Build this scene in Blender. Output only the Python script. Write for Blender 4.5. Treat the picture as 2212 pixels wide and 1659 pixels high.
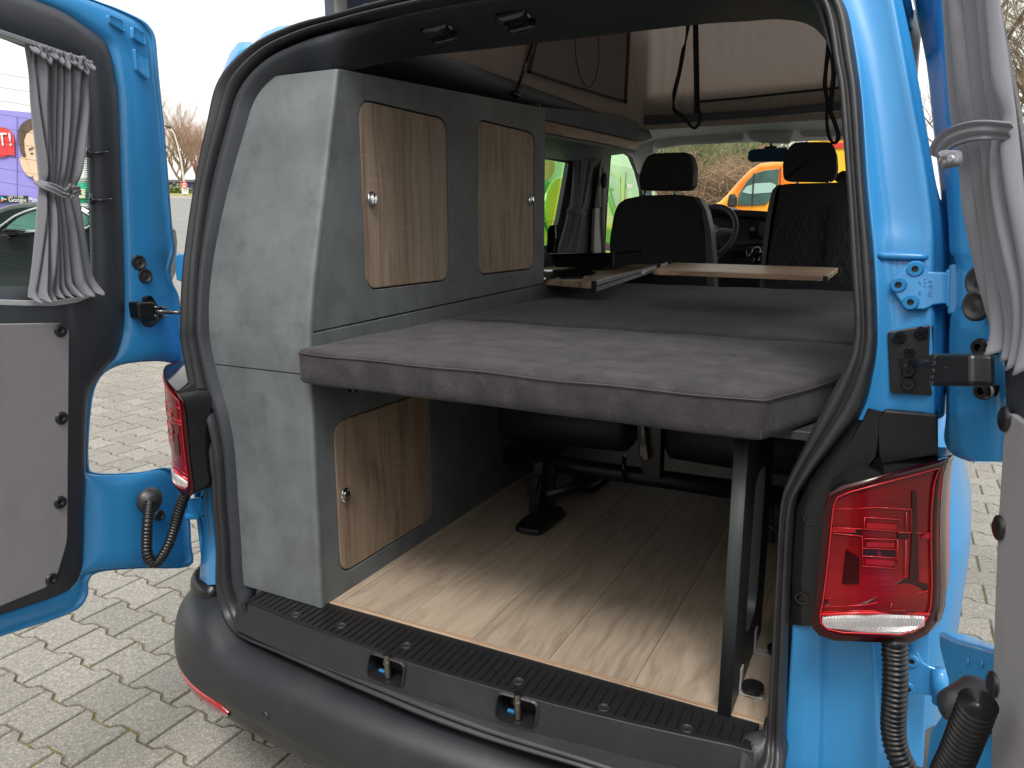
import bpy, bmesh, math, random
from mathutils import Vector as V, Matrix
R = math.radians
random.seed(7)
sc = bpy.context.scene
for o in list(bpy.data.objects): bpy.data.objects.remove(o)
C = sc.collection

# ---------------------------------------------------------------- camera
EYE = V((.820, -1.390, 1.54)); YAW, PITCH, FPX = R(26.89), R(11.78), 1642.5
FW = V((-math.sin(YAW)*math.cos(PITCH), math.cos(YAW)*math.cos(PITCH), -math.sin(PITCH)))
RT = V((math.cos(YAW), math.sin(YAW), 0)); UP = RT.cross(FW)
cd = bpy.data.cameras.new('camera'); cam = bpy.data.objects.new('camera', cd); C.objects.link(cam)
cd.sensor_width = 36; cd.lens = FPX/2212*36; cd.clip_start = .02; cd.clip_end = 2000
cam.matrix_world = Matrix(((RT.x, UP.x, -FW.x, EYE.x), (RT.y, UP.y, -FW.y, EYE.y), (RT.z, UP.z, -FW.z, EYE.z), (0, 0, 0, 1)))
sc.camera = cam
# ---------------------------------------------------------------- world, sun
SUN_EL, SUN_AZ = R(60), R(162)          # azimuth clockwise from +Y
w = bpy.data.worlds.new('World'); sc.world = w; w.use_nodes = True
nt = w.node_tree; nt.nodes.clear()
sky = nt.nodes.new('ShaderNodeTexSky'); sky.sky_type = 'NISHITA'; sky.sun_disc = False
sky.sun_elevation = SUN_EL; sky.sun_rotation = SUN_AZ; sky.dust_density = 9; sky.air_density = 1.3; sky.ozone_density = .6
hs = nt.nodes.new('ShaderNodeHueSaturation'); hs.inputs['Saturation'].default_value = .15; hs.inputs['Value'].default_value = 1.0
bg = nt.nodes.new('ShaderNodeBackground'); bg.inputs['Strength'].default_value = .15
wo = nt.nodes.new('ShaderNodeOutputWorld')
nt.links.new(sky.outputs[0], hs.inputs['Color']); ov_ = nt.nodes.new('ShaderNodeMix'); ov_.data_type = 'RGBA'; cl_ = nt.nodes.new('ShaderNodeTexNoise'); cl_.inputs['Scale'].default_value = 1.6; cl_.inputs['Detail'].default_value = 5
tcw = nt.nodes.new('ShaderNodeTexCoord'); mpw = nt.nodes.new('ShaderNodeMapping'); mpw.inputs['Scale'].default_value = (1, 1, 2.5); nt.links.new(tcw.outputs['Generated'], mpw.inputs[0]); nt.links.new(mpw.outputs[0], cl_.inputs['Vector'])
mrw = nt.nodes.new('ShaderNodeMapRange'); mrw.inputs[1].default_value = .3; mrw.inputs[2].default_value = .7; mrw.inputs[3].default_value = .68; mrw.inputs[4].default_value = .9
nt.links.new(cl_.outputs[0], mrw.inputs[0]); nt.links.new(mrw.outputs[0], ov_.inputs[0]); nt.links.new(hs.outputs[0], ov_.inputs[6]); ov_.inputs[7].default_value = (3.35, 3.28, 3.12, 1)      # bright cloud layer
nt.links.new(ov_.outputs[2], bg.inputs[0]); nt.links.new(bg.outputs[0], wo.inputs[0])
sl = bpy.data.lights.new('sun', 'SUN'); sl.energy = 1.0; sl.angle = R(17); sl.color = (1, .96, .9)
so = bpy.data.objects.new('sun', sl); C.objects.link(so)
sd = V((math.sin(SUN_AZ)*math.cos(SUN_EL), math.cos(SUN_AZ)*math.cos(SUN_EL), math.sin(SUN_EL)))
so.rotation_euler = sd.to_track_quat('Z', 'Y').to_euler()
sc.view_settings.view_transform = 'Standard'; sc.view_settings.look = 'None'
sc.view_settings.exposure = 1.5; sc.view_settings.gamma = 1
sc.view_settings.use_curve_mapping = False
sc.render.engine = 'CYCLES'

# ---------------------------------------------------------------- measuring helpers: the photograph's points laid on known planes
def ray(x, y): return FW + RT*((x-1106)/FPX) - UP*((y-829.5)/FPX)
def onpl(x, y, p, n):
    d = ray(x, y); p = V(p); n = V(n)
    return EYE + d*((p-EYE).dot(n)/d.dot(n))
def X(x, y, v): return onpl(x, y, (v, 0, 0), (1, 0, 0))
def Y(x, y, v): return onpl(x, y, (0, v, 0), (0, 1, 0))
def Z(x, y, v): return onpl(x, y, (0, 0, v), (0, 0, 1))
ZB = 1.31
def yr(z, off=0):
    t = z-ZB
    return off + .25*(t+math.sqrt(t*t+.0036))/2
def onr(x, y, off=0):
    q = off
    for i in range(50):
        p = Y(x, y, q); q = .5*q+.5*yr(p.z, off)
    return Y(x, y, q)

# ---------------------------------------------------------------- object helpers
def empty(name, loc=(0, 0, 0), label=None, cat=None, group=None):
    o = bpy.data.objects.new(name, None); C.objects.link(o); o.location = loc
    o.empty_display_size = .05
    if label: o['label'] = label
    if cat: o['category'] = cat
    if group: o['group'] = group
    return o
def tag(o, label=None, cat=None, group=None, kind=None):
    if label: o['label'] = label
    if cat: o['category'] = cat
    if group: o['group'] = group
    if kind: o['kind'] = kind
    return o
def wpos(o):
    p = V((0, 0, 0))
    while o is not None: p = p + V(o.location); o = o.parent
    return p
def link(me, name, mat, parent=None, smooth=False, bevel=0, seg=2, subd=0, solid=0, ang=40):
    o = bpy.data.objects.new(name, me); C.objects.link(o)
    if mat is not None and len(me.materials) == 0: me.materials.append(mat)
    if parent:
        o.parent = parent
        p = wpos(parent)
        if p.length > 1e-9: o.location = -p
    if smooth: me.polygons.foreach_set('use_smooth', [True]*len(me.polygons))
    if solid:
        m = o.modifiers.new('solid', 'SOLIDIFY'); m.thickness = solid; m.offset = 0
    if bevel:
        m = o.modifiers.new('bevel', 'BEVEL'); m.width = bevel; m.segments = seg; m.limit_method = 'ANGLE'; m.angle_limit = R(35)
    if subd:
        m = o.modifiers.new('sub', 'SUBSURF'); m.levels = subd; m.render_levels = subd
    return o
def mk(name, vs, fs, mat, parent=None, **k):
    me = bpy.data.meshes.new(name); me.from_pydata([tuple(v) for v in vs], [], fs); me.validate(); me.update()
    return link(me, name, mat, parent, **k)
class MB:
    def __init__(s): s.v = []; s.f = []
    def add(s, vs, fs):
        b = len(s.v); s.v += [tuple(v) for v in vs]; s.f += [tuple(i+b for i in f) for f in fs]; return s
    def box(s, lo, hi, m=None):
        x0, y0, z0 = lo; x1, y1, z1 = hi
        vs = [V(p) for p in ((x0,y0,z0),(x1,y0,z0),(x1,y1,z0),(x0,y1,z0),(x0,y0,z1),(x1,y0,z1),(x1,y1,z1),(x0,y1,z1))]
        if m is not None: vs = [m @ v for v in vs]
        return s.add(vs, [(0,3,2,1),(4,5,6,7),(0,1,5,4),(1,2,6,5),(2,3,7,6),(3,0,4,7)])
    def prism(s, pts, ext):
        pts = [V(p) for p in pts]; ext = V(ext); n = len(pts)
        return s.add(pts+[p+ext for p in pts], [tuple(range(n))[::-1], tuple(range(n, 2*n))]+[(i, (i+1) % n, n+(i+1) % n, n+i) for i in range(n)])
    def cyl(s, a, b, r, n=20, r2=None):
        return s.tube([a, b], [r, r if r2 is None else r2], n)
    def tube(s, path, rad, n=10, cap=True, closed=False):
        path = [V(p) for p in path]
        if not hasattr(rad, '__len__'): rad = [rad]*len(path)
        rows = []; prev = None; m = len(path)
        for i, p in enumerate(path):
            a = path[(i-1) % m] if (closed or i > 0) else p; b = path[(i+1) % m] if (closed or i < m-1) else p
            t = (b-a).normalized()
            u = t.orthogonal().normalized() if prev is None else (prev - t*prev.dot(t)).normalized()
            prev = u; v = t.cross(u)
            rows.append([p + (u*math.cos(2*math.pi*k/n)+v*math.sin(2*math.pi*k/n))*rad[i] for k in range(n)])
        vs = [q for r_ in rows for q in r_]; fs = []
        for i in range(m if closed else m-1):
            j = (i+1) % m
            for k in range(n): fs.append((i*n+k, i*n+(k+1) % n, j*n+(k+1) % n, j*n+k))
        if cap and not closed: fs += [tuple(range(n))[::-1], tuple((m-1)*n+k for k in range(n))]
        return s.add(vs, fs)
    def grid(s, rows, cu=False, cv=False, skip=None):
        nr = len(rows); nc = len(rows[0]); fs = []
        for i in range(nr if cv else nr-1):
            for j in range(nc if cu else nc-1):
                if skip and skip(i, j): continue
                i2 = (i+1) % nr; j2 = (j+1) % nc
                fs.append((i*nc+j, i*nc+j2, i2*nc+j2, i2*nc+j))
        return s.add([p for r_ in rows for p in r_], fs)
    def ell(s, c, r, n=16, m=10, mat=None):
        rows = []
        for i in range(m+1):
            t = math.pi*i/m
            row = [V((math.sin(t)*math.cos(2*math.pi*k/n)*r[0], math.sin(t)*math.sin(2*math.pi*k/n)*r[1], math.cos(t)*r[2])) for k in range(n)]
            if mat is not None: row = [mat @ q for q in row]
            rows.append([V(c)+q for q in row])
        return s.grid(rows, cu=True)
    def out(s, name, mat, parent=None, **k): return mk(name, s.v, s.f, mat, parent, **k)
def frame_m(o, n, up=(0, 0, 1)):
    """matrix whose local +Z is n, origin o"""
    n = V(n).normalized(); x = V(up).cross(n)
    x = x.normalized() if x.length > 1e-6 else n.orthogonal().normalized()
    y = n.cross(x)
    return Matrix(((x.x, y.x, n.x, o[0]), (x.y, y.y, n.y, o[1]), (x.z, y.z, n.z, o[2]), (0, 0, 0, 1)))
def lathe(mb, prof, m, n=20):
    return mb.grid([[m @ V((r*math.cos(2*math.pi*k/n), r*math.sin(2*math.pi*k/n), z)) for k in range(n)] for r, z in prof], cu=True)
def cat(pts, n, closed=False):
    """Catmull-Rom through points (tuples/Vectors of any length), n samples per span"""
    P = [tuple(p) for p in pts]; m = len(P); out = []
    for i in range(m if closed else m-1):
        if closed: a, b, c, d = P[(i-1) % m], P[i], P[(i+1) % m], P[(i+2) % m]
        else: a, b, c, d = P[max(i-1, 0)], P[i], P[i+1], P[min(i+2, m-1)]
        for k in range(n):
            t = k/n; t2 = t*t; t3 = t2*t
            out.append(tuple(.5*((2*b[q])+(-a[q]+c[q])*t+(2*a[q]-5*b[q]+4*c[q]-d[q])*t2+(-a[q]+3*b[q]-3*c[q]+d[q])*t3) for q in range(len(b))))
    if not closed: out.append(P[-1])
    return out
def lerp(a, b, t): return a+(b-a)*t
def rrect(x0, y0, x1, y1, r, n=5):
    o = []
    for cx, cy, a0 in ((x1-r, y0+r, -90), (x1-r, y1-r, 0), (x0+r, y1-r, 90), (x0+r, y0+r, 180)):
        for k in range(n+1):
            a = R(a0+90*k/n); o.append((cx+r*math.cos(a), cy+r*math.sin(a)))
    return o
def rquad(P, r, n=5):
    """round the corners of a polygon of Vectors"""
    out = []; m = len(P)
    for i in range(m):
        p, a, b = V(P[i]), V(P[i-1]), V(P[(i+1) % m])
        rr = r[i] if hasattr(r, '__len__') else r
        if rr <= 0: out.append(p); continue
        s = p+(a-p).normalized()*rr; e = p+(b-p).normalized()*rr
        for k in range(n+1):
            t = k/n; out.append(s*(1-t)**2+p*2*t*(1-t)+e*t*t)
    return out

# ---------------------------------------------------------------- materials
def ramp(nt, fac, stops):
    r_ = nt.nodes.new('ShaderNodeValToRGB'); e = r_.color_ramp.elements
    while len(e) > 1: e.remove(e[-1])
    e[0].position = stops[0][0]; e[0].color = (*stops[0][1], 1)
    for p, c in stops[1:]:
        q = e.new(p); q.color = (*c, 1)
    nt.links.new(fac, r_.inputs[0]); return r_.outputs[0]
def mat(name, col, rough=.5, metal=0, coat=0, spec=.5, var=0, vscale=6, bump=0, bscale=200, emit=None, sheen=0, trans=0, stretch=(1, 1, 1), rand=0, rvar=0, dirt=None, dscale=3, damt=0, alpha=1, bdist=.002):
    m = bpy.data.materials.new(name); m.use_nodes = True; t = m.node_tree; b = t.nodes['Principled BSDF']
    b.inputs['Base Color'].default_value = (*col, 1); b.inputs['Roughness'].default_value = rough; b.inputs['Metallic'].default_value = metal
    b.inputs['Coat Weight'].default_value = coat; b.inputs['Coat Roughness'].default_value = .05; b.inputs['Specular IOR Level'].default_value = spec
    if sheen: b.inputs['Sheen Weight'].default_value = sheen; b.inputs['Sheen Roughness'].default_value = .4
    if trans: b.inputs['Transmission Weight'].default_value = trans
    if alpha < 1: b.inputs['Alpha'].default_value = alpha
    if emit: b.inputs['Emission Color'].default_value = (*emit[0], 1); b.inputs['Emission Strength'].default_value = emit[1]
    co = None
    def coords():
        nonlocal co
        if co is None:
            tc = t.nodes.new('ShaderNodeTexCoord'); mp = t.nodes.new('ShaderNodeMapping'); mp.inputs['Scale'].default_value = stretch
            t.links.new(tc.outputs['Object'], mp.inputs[0]); co = mp.outputs[0]
            if rand:
                oi = t.nodes.new('ShaderNodeObjectInfo'); mu = t.nodes.new('ShaderNodeMath'); mu.operation = 'MULTIPLY'; mu.inputs[1].default_value = 37
                t.links.new(oi.outputs['Random'], mu.inputs[0]); cx = t.nodes.new('ShaderNodeCombineXYZ')
                for k in range(3): t.links.new(mu.outputs[0], cx.inputs[k])
                ad = t.nodes.new('ShaderNodeVectorMath'); t.links.new(co, ad.inputs[0]); t.links.new(cx.outputs[0], ad.inputs[1]); co = ad.outputs[0]
        return co
    cur = None
    if var:
        n = t.nodes.new('ShaderNodeTexNoise'); n.inputs['Scale'].default_value = vscale; n.inputs['Detail'].default_value = 8; n.inputs['Roughness'].default_value = .62
        t.links.new(coords(), n.inputs['Vector'])
        cur = ramp(t, n.outputs[0], [(.3, tuple(max(0, c*(1-var)) for c in col)), (.7, tuple(min(1, c*(1+var)) for c in col))])
    if dirt:
        n = t.nodes.new('ShaderNodeTexNoise'); n.inputs['Scale'].default_value = dscale; n.inputs['Detail'].default_value = 10; n.inputs['Roughness'].default_value = .7
        t.links.new(coords(), n.inputs['Vector'])
        f = ramp(t, n.outputs[0], [(.5, (0, 0, 0)), (.72, (damt,)*3)])
        mx = t.nodes.new('ShaderNodeMix'); mx.data_type = 'RGBA'
        t.links.new(f, mx.inputs[0])
        if cur is not None: t.links.new(cur, mx.inputs[6])
        else: mx.inputs[6].default_value = (*col, 1)
        mx.inputs[7].default_value = (*dirt, 1); cur = mx.outputs[2]
    if rand:
        oi = t.nodes.new('ShaderNodeObjectInfo'); h = t.nodes.new('ShaderNodeHueSaturation')
        mr = t.nodes.new('ShaderNodeMapRange'); mr.inputs[3].default_value = 1-rand; mr.inputs[4].default_value = 1+rand
        t.links.new(oi.outputs['Random'], mr.inputs[0]); t.links.new(mr.outputs[0], h.inputs['Value'])
        if cur is not None: t.links.new(cur, h.inputs['Color'])
        else: h.inputs['Color'].default_value = (*col, 1)
        cur = h.outputs[0]
    if cur is not None: t.links.new(cur, b.inputs['Base Color'])
    if bump:
        n = t.nodes.new('ShaderNodeTexNoise'); n.inputs['Scale'].default_value = bscale; n.inputs['Detail'].default_value = 3
        t.links.new(coords(), n.inputs['Vector'])
        bp = t.nodes.new('ShaderNodeBump'); bp.inputs['Strength'].default_value = bump; bp.inputs['Distance'].default_value = bdist
        t.links.new(n.outputs[0], bp.inputs['Height']); t.links.new(bp.outputs[0], b.inputs['Normal'])
    if rvar:
        n = t.nodes.new('ShaderNodeTexNoise'); n.inputs['Scale'].default_value = 9; n.inputs['Detail'].default_value = 6
        t.links.new(coords(), n.inputs['Vector']); mr = t.nodes.new('ShaderNodeMapRange'); mr.inputs[1].default_value = .3; mr.inputs[2].default_value = .7
        mr.inputs[3].default_value = rough-rvar; mr.inputs[4].default_value = rough+rvar
        t.links.new(n.outputs[0], mr.inputs[0]); t.links.new(mr.outputs[0], b.inputs['Roughness'])
    return m
def glassmat(name, tint, refl=.1, rough=0):
    m = bpy.data.materials.new(name); m.use_nodes = True; t = m.node_tree; t.nodes.clear()
    o = t.nodes.new('ShaderNodeOutputMaterial'); tr = t.nodes.new('ShaderNodeBsdfTransparent'); tr.inputs[0].default_value = (*tint, 1)
    g = t.nodes.new('ShaderNodeBsdfGlossy'); g.inputs['Roughness'].default_value = rough; mx = t.nodes.new('ShaderNodeMixShader')
    fr = t.nodes.new('ShaderNodeFresnel'); ge = t.nodes.new('ShaderNodeNewGeometry'); mr = t.nodes.new('ShaderNodeMapRange'); mr.inputs[3].default_value = 1.35+refl; mr.inputs[4].default_value = 1/(1.35+refl)
    t.links.new(ge.outputs['Backfacing'], mr.inputs[0]); t.links.new(mr.outputs[0], fr.inputs[0])
    t.links.new(fr.outputs[0], mx.inputs[0]); t.links.new(tr.outputs[0], mx.inputs[1]); t.links.new(g.outputs[0], mx.inputs[2]); t.links.new(mx.outputs[0], o.inputs[0])
    return m
def woodmat(name, cols, axis='Z', scale=1, fine=1, bump=.25, rough=.5, rand=0, knots=.0, saw=0, long=.06, ringw=.16):
    """grain running along one object axis"""
    m = bpy.data.materials.new(name); m.use_nodes = True; t = m.node_tree; b = t.nodes['Principled BSDF']
    tc = t.nodes.new('ShaderNodeTexCoord'); v = tc.outputs['Object']; N = t.nodes; L = t.links
    if rand:
        oi = N.new('ShaderNodeObjectInfo'); mu = N.new('ShaderNodeVectorMath'); mu.operation = 'SCALE'; cx = N.new('ShaderNodeCombineXYZ')
        for k in range(3): L.new(oi.outputs['Random'], cx.inputs[k])
        L.new(cx.outputs[0], mu.inputs[0]); mu.inputs['Scale'].default_value = 23
        ad = N.new('ShaderNodeVectorMath'); L.new(v, ad.inputs[0]); L.new(mu.outputs[0], ad.inputs[1]); v = ad.outputs[0]
    def mapped(s):
        mp = N.new('ShaderNodeMapping'); mp.inputs['Scale'].default_value = s; L.new(v, mp.inputs[0]); return mp.outputs[0]
    def sx(a, l): return {'Z': (a, a, l), 'Y': (a, l, a), 'X': (l, a, a)}[axis]
    warp = N.new('ShaderNodeTexNoise'); warp.inputs['Scale'].default_value = 2.2*scale; warp.inputs['Detail'].default_value = 2
    L.new(mapped(sx(1, .45)), warp.inputs['Vector'])
    w2 = N.new('ShaderNodeVectorMath'); w2.operation = 'MULTIPLY_ADD'; L.new(warp.outputs['Color'], w2.inputs[0]); w2.inputs[1].default_value = (.10, .10, .10)
    L.new(mapped(sx(1, long)), w2.inputs[2])
    a = N.new('ShaderNodeTexNoise'); a.inputs['Scale'].default_value = 17*scale; a.inputs['Detail'].default_value = 7; a.inputs['Roughness'].default_value = .6; a.inputs['Distortion'].default_value = .6
    L.new(w2.outputs[0], a.inputs['Vector'])
    wv = N.new('ShaderNodeTexNoise'); wv.inputs['Scale'].default_value = 5.5*scale; wv.inputs['Detail'].default_value = 2; wv.inputs['Distortion'].default_value = 1.2
    L.new(w2.outputs[0], wv.inputs['Vector'])
    rings = N.new('ShaderNodeMath'); rings.operation = 'MULTIPLY'; rings.inputs[1].default_value = 11; L.new(wv.outputs[0], rings.inputs[0])
    fr = N.new('ShaderNodeMath'); fr.operation = 'PINGPONG'; fr.inputs[1].default_value = 1; L.new(rings.outputs[0], fr.inputs[0])
    f = N.new('ShaderNodeTexNoise'); f.inputs['Scale'].default_value = 260*fine; f.inputs['Detail'].default_value = 3
    L.new(mapped(sx(1, .022)), f.inputs['Vector'])
    mxa = N.new('ShaderNodeMath'); mxa.operation = 'MULTIPLY_ADD'; L.new(fr.outputs[0], mxa.inputs[0]); mxa.inputs[1].default_value = ringw; L.new(a.outputs[0], mxa.inputs[2])
    mxb = N.new('ShaderNodeMath'); mxb.operation = 'MULTIPLY_ADD'; L.new(f.outputs[0], mxb.inputs[0]); mxb.inputs[1].default_value = .34; L.new(mxa.outputs[0], mxb.inputs[2])
    out = ramp(t, mxb.outputs[0], [(.52, cols[0]), (.68, cols[1]), (.86, cols[2])])
    if saw:
        s_ = N.new('ShaderNodeTexNoise'); s_.inputs['Scale'].default_value = 120; s_.inputs['Detail'].default_value = 2; L.new(mapped(sx(.12, 1)), s_.inputs['Vector'])
        p = N.new('ShaderNodeTexNoise'); p.inputs['Scale'].default_value = 5; L.new(mapped((1, 1, 1)), p.inputs['Vector'])
        mm = N.new('ShaderNodeMath'); mm.operation = 'MULTIPLY'; L.new(s_.outputs[0], mm.inputs[0]); L.new(p.outputs[0], mm.inputs[1])
        fa = ramp(t, mm.outputs[0], [(.30, (0, 0, 0)), (.40, (saw,)*3)])
        mx = N.new('ShaderNodeMix'); mx.data_type = 'RGBA'; L.new(fa, mx.inputs[0]); L.new(out, mx.inputs[6]); mx.inputs[7].default_value = (*[min(1, c*1.25) for c in cols[2]], 1); out = mx.outputs[2]
    if rand:
        oi2 = N.new('ShaderNodeObjectInfo'); h = N.new('ShaderNodeHueSaturation'); mr = N.new('ShaderNodeMapRange'); mr.inputs[3].default_value = 1-rand; mr.inputs[4].default_value = 1+rand*.6
        L.new(oi2.outputs['Random'], mr.inputs[0]); L.new(mr.outputs[0], h.inputs['Value']); L.new(out, h.inputs['Color']); out = h.outputs[0]
    L.new(out, b.inputs['Base Color']); b.inputs['Roughness'].default_value = rough
    bp = N.new('ShaderNodeBump'); bp.inputs['Strength'].default_value = bump; bp.inputs['Distance'].default_value = .001
    L.new(mxb.outputs[0], bp.inputs['Height']); L.new(bp.outputs[0], b.inputs['Normal'])
    return m
M = {}
M['blue'] = mat('blue_paint', (.032, .240, .535), .36, coat=.45, spec=.35, rvar=.03)
M['trim'] = mat('soft_black_trim', (.026, .030, .038), .5, var=.12, vscale=3, bump=.35, bscale=260)
M['leather'] = mat('black_leatherette', (.034, .034, .037), .5, bump=.5, bscale=150)
M['rubber'] = mat('seal_rubber', (.022, .022, .025), .42, var=.2, vscale=20, rvar=.08)
M['plastic'] = mat('black_plastic', (.010, .010, .011), .35, rvar=.05)
M['thr'] = mat('seam_thread', (.05, .045, .05), .8)
M['gloss'] = mat('gloss_black_plastic', (.006, .006, .007), .12, coat=.6)
M['bumper'] = mat('bumper_plastic', (.017, .0185, .022), .42, var=.14, vscale=7, bump=.25, bscale=500, dirt=(.05, .048, .046), dscale=5, damt=.3, rvar=.07)
M['sill'] = mat('sill_plastic', (.015, .016, .019), .45, var=.1, vscale=5, bump=.3, bscale=420, dirt=(.07, .066, .06), dscale=6, damt=.22)
M['conc'] = mat('grey_stone_laminate', (.112, .124, .130), .5, var=.22, vscale=7, bump=.12, bscale=300, dirt=(.055, .060, .063), dscale=17, damt=.55, stretch=(1, 1, .8))
M['wood'] = woodmat('sonoma_oak', ((.15, .106, .073), (.225, .165, .118), (.29, .222, .165)), 'Z', 1.8, 1, saw=.3)
M['woodY'] = woodmat('sonoma_oak_along', ((.15, .095, .058), (.28, .19, .125), (.42, .31, .215)), 'Y', 1, 1, rough=.35)
M['woodX'] = woodmat('sonoma_oak_across', ((.15, .095, .058), (.28, .19, .125), (.42, .31, .215)), 'X', 1, 1, rough=.35)
M['plank'] = woodmat('oak_plank', ((.215, .168, .124), (.275, .219, .165), (.325, .265, .202)), 'Y', 2.6, 1.1, bump=.3, rough=.5, rand=.17, long=.045, ringw=.10)
M['suede'] = mat('charcoal_suede', (.025, .0215, .026), .85, var=.55, vscale=14, bump=.5, bscale=150, sheen=.12, dirt=(.062, .059, .063), dscale=15, damt=.6)
M['suede2'] = mat('grey_suede', (.185, .178, .19), .9, var=.2, vscale=5, bump=.3, bscale=260, sheen=.3, dirt=(.11, .105, .115), dscale=5, damt=.6, stretch=(1, 1, .6))
M['curtain'] = mat('grey_curtain_cloth', (.135, .135, .155), .8, bump=.15, bscale=900, sheen=.25)
M['alu'] = mat('aluminium', (.60, .62, .64), .38, metal=.55, rvar=.05)
M['satin'] = mat('grey_rail', (.30, .32, .35), .4, metal=.6)
M['chrome'] = mat('chrome', (.75, .76, .78), .08, metal=1)
M['steel'] = mat('dark_steel', (.25, .24, .22), .3, metal=1)
M['canvas_'] = mat('tent_canvas', (.30, .235, .21), .9, var=.08, vscale=60, bump=.5, bscale=35)
M['canvas2'] = mat('tent_canvas_flap', (.20, .18, .18), .9, var=.08, vscale=60, bump=.3, bscale=60)
M['web'] = mat('black_webbing', (.010, .011, .014), .7, bump=.4, bscale=300)
M['headl'] = mat('grey_headliner', (.66, .68, .67), .85, bump=.2, bscale=300)
M['roofl'] = mat('dark_roof_lining', (.085, .095, .108), .7, bump=.3, bscale=200)
M['seat'] = mat('black_seat_cloth', (.020, .021, .023), .7, bump=.5, bscale=180)
M['seatg'] = mat('grey_seat_leather', (.10, .105, .105), .5, bump=.3, bscale=150)
M['dash'] = mat('dashboard_plastic', (.030, .032, .036), .55, bump=.3, bscale=250)
M['dashg'] = mat('dashboard_lower_plastic', (.06, .065, .068), .6, bump=.2, bscale=250)
M['post'] = mat('black_wood_grain_board', (.028, .031, .034), .5, var=.3, vscale=40, stretch=(1, 1, .06), bump=.3, bscale=90)
M['tube'] = mat('black_powder_coat', (.022, .022, .024), .35)
M['red'] = mat('red_lens', (.30, .002, .005), .2, coat=.25, spec=.3)
M['redd'] = mat('dark_red_lens', (.028, .0005, .0015), .2, coat=.2, spec=.3)
M['redb'] = mat('bright_red_edge', (.50, .006, .010), .3, coat=.3)
M['clearl'] = mat('clear_lens', (.62, .60, .60), .12, metal=.5, coat=1, var=.15, vscale=30)
M['reflr'] = mat('bumper_reflector', (.30, .012, .014), .25, coat=1, bump=.5, bscale=90)
M['paver'] = mat('concrete_paver', (.215, .203, .180), .92, var=.22, vscale=60, bump=1, bscale=260, rand=.12, dirt=(.43, .41, .365), dscale=120, damt=1, bdist=.006)
M['moss'] = mat('mossy_joint', (.105, .095, .062), 1, var=.6, vscale=40, bump=1, bscale=120, dirt=(.17, .17, .018), dscale=9, damt=1, bdist=.01)
M['asph'] = mat('asphalt', (.17, .17, .165), .9, var=.15, vscale=.6, bump=.3, bscale=30)
M['glass'] = glassmat('clear_window_glass', (.93, .97, .94), -.2)
M['glassd'] = glassmat('tinted_window_glass', (.62, .74, .66), -.22)
# ================================================================ SETTING
def gz(x, y=0):                       # yard rises gently to the left and ahead of the van
    t = -(x+1.0)
    u = y-5.0
    return .046*(t+math.sqrt(t*t+.25))/2 + .035*(u+math.sqrt(u*u+1))/2
pb = MB(); xs = [-260, -160, -100, -60, -30, -20, -14, -10, -8, -6, -5, -4, -3, -2.5, -2, -1.5, -1, -.5, 0, 1, 4, 10, 40, 150]
ysg = [-160, -60, -20, -8, -3, -1, 1, 3, 6, 9, 12, 20, 40, 90, 200]
tag(pb.grid([[(x, y, gz(x, y)-.035) for x in xs] for y in ysg]).out('ground', M['asph'], smooth=True), kind='structure')
pv = empty('pavement'); pv['kind'] = 'structure'
PX, PY = .203, .168
mb = MB(); bx = [-9+.5*i for i in range(31)]
mb.grid([[(x, y, gz(x)-.006) for x in bx] for y in (-3, 0, 4, 9)]).out('joint_moss', M['moss'], pv, smooth=True)
def paver_mb(mb, cx, cy, cz, slope, jit):
    a, b, c = .0972, .0920, .0680
    o = [(-a, -b), (-.066, -b), (-.040, -c), (.040, -c), (.066, -b), (a, -b), (a, b), (.066, b), (.040, c), (-.040, c), (-.066, b), (-a, b)]
    n = len(o); r = random.Random(jit); tx = r.uniform(-.006, .006); ty = r.uniform(-.006, .006); dz = r.uniform(-.0012, .0012)
    def h(x, y): return cz+dz+x*(slope+tx)+y*ty
    top = [(cx+x*.968, cy+y*.962, h(x, y)) for x, y in o]; mid = [(cx+x, cy+y, h(x, y)-.0035) for x, y in o]; bot = [(cx+x, cy+y, h(x, y)-.03) for x, y in o]
    fs = [tuple(range(n))]
    for k in range(n):
        j = (k+1) % n; fs += [(k+n, j+n, j, k), (k+2*n, j+2*n, j+n, k+n)]
    return mb.add(top+mid+bot, fs)
cells = []
for i in range(-46, 28):
    for j in range(-18, 54):
        cx = i*PX+(PX/2 if j % 2 else 0)+.045; cy = j*PY+.005
        if -.9 < cx < .9 and .3 < cy < 5: continue
        d = V((cx, cy, gz(cx)))-EYE; z = d.dot(FW)
        vis = z > .2 and abs(d.dot(RT)/z*FPX) < 1150 and abs(d.dot(UP)/z*FPX) < 880
        if vis and -.75 < cx < .75 and cy > -.25: vis = False
        if vis and cx > -.9 and cy > .05 and cx < .95: vis = False
        if vis and .7 < cx < 2.2 and cy < .9: vis = False
        if vis and cx < -.95:                    # the parts of the yard hidden by the open door
            sx = d.dot(RT)/z*FPX+1106; sy = 829.5-d.dot(UP)/z*FPX
            if sy < 745: vis = False
            if sx < 175 and sy < 1310: vis = False
            if sx > 480: vis = False if sy < 1480 else vis
        cells.append((0 if vis else 1, d.length, cx, cy, i, j))
cells.sort(); mb = MB(); nind = 0; base = {}
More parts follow.
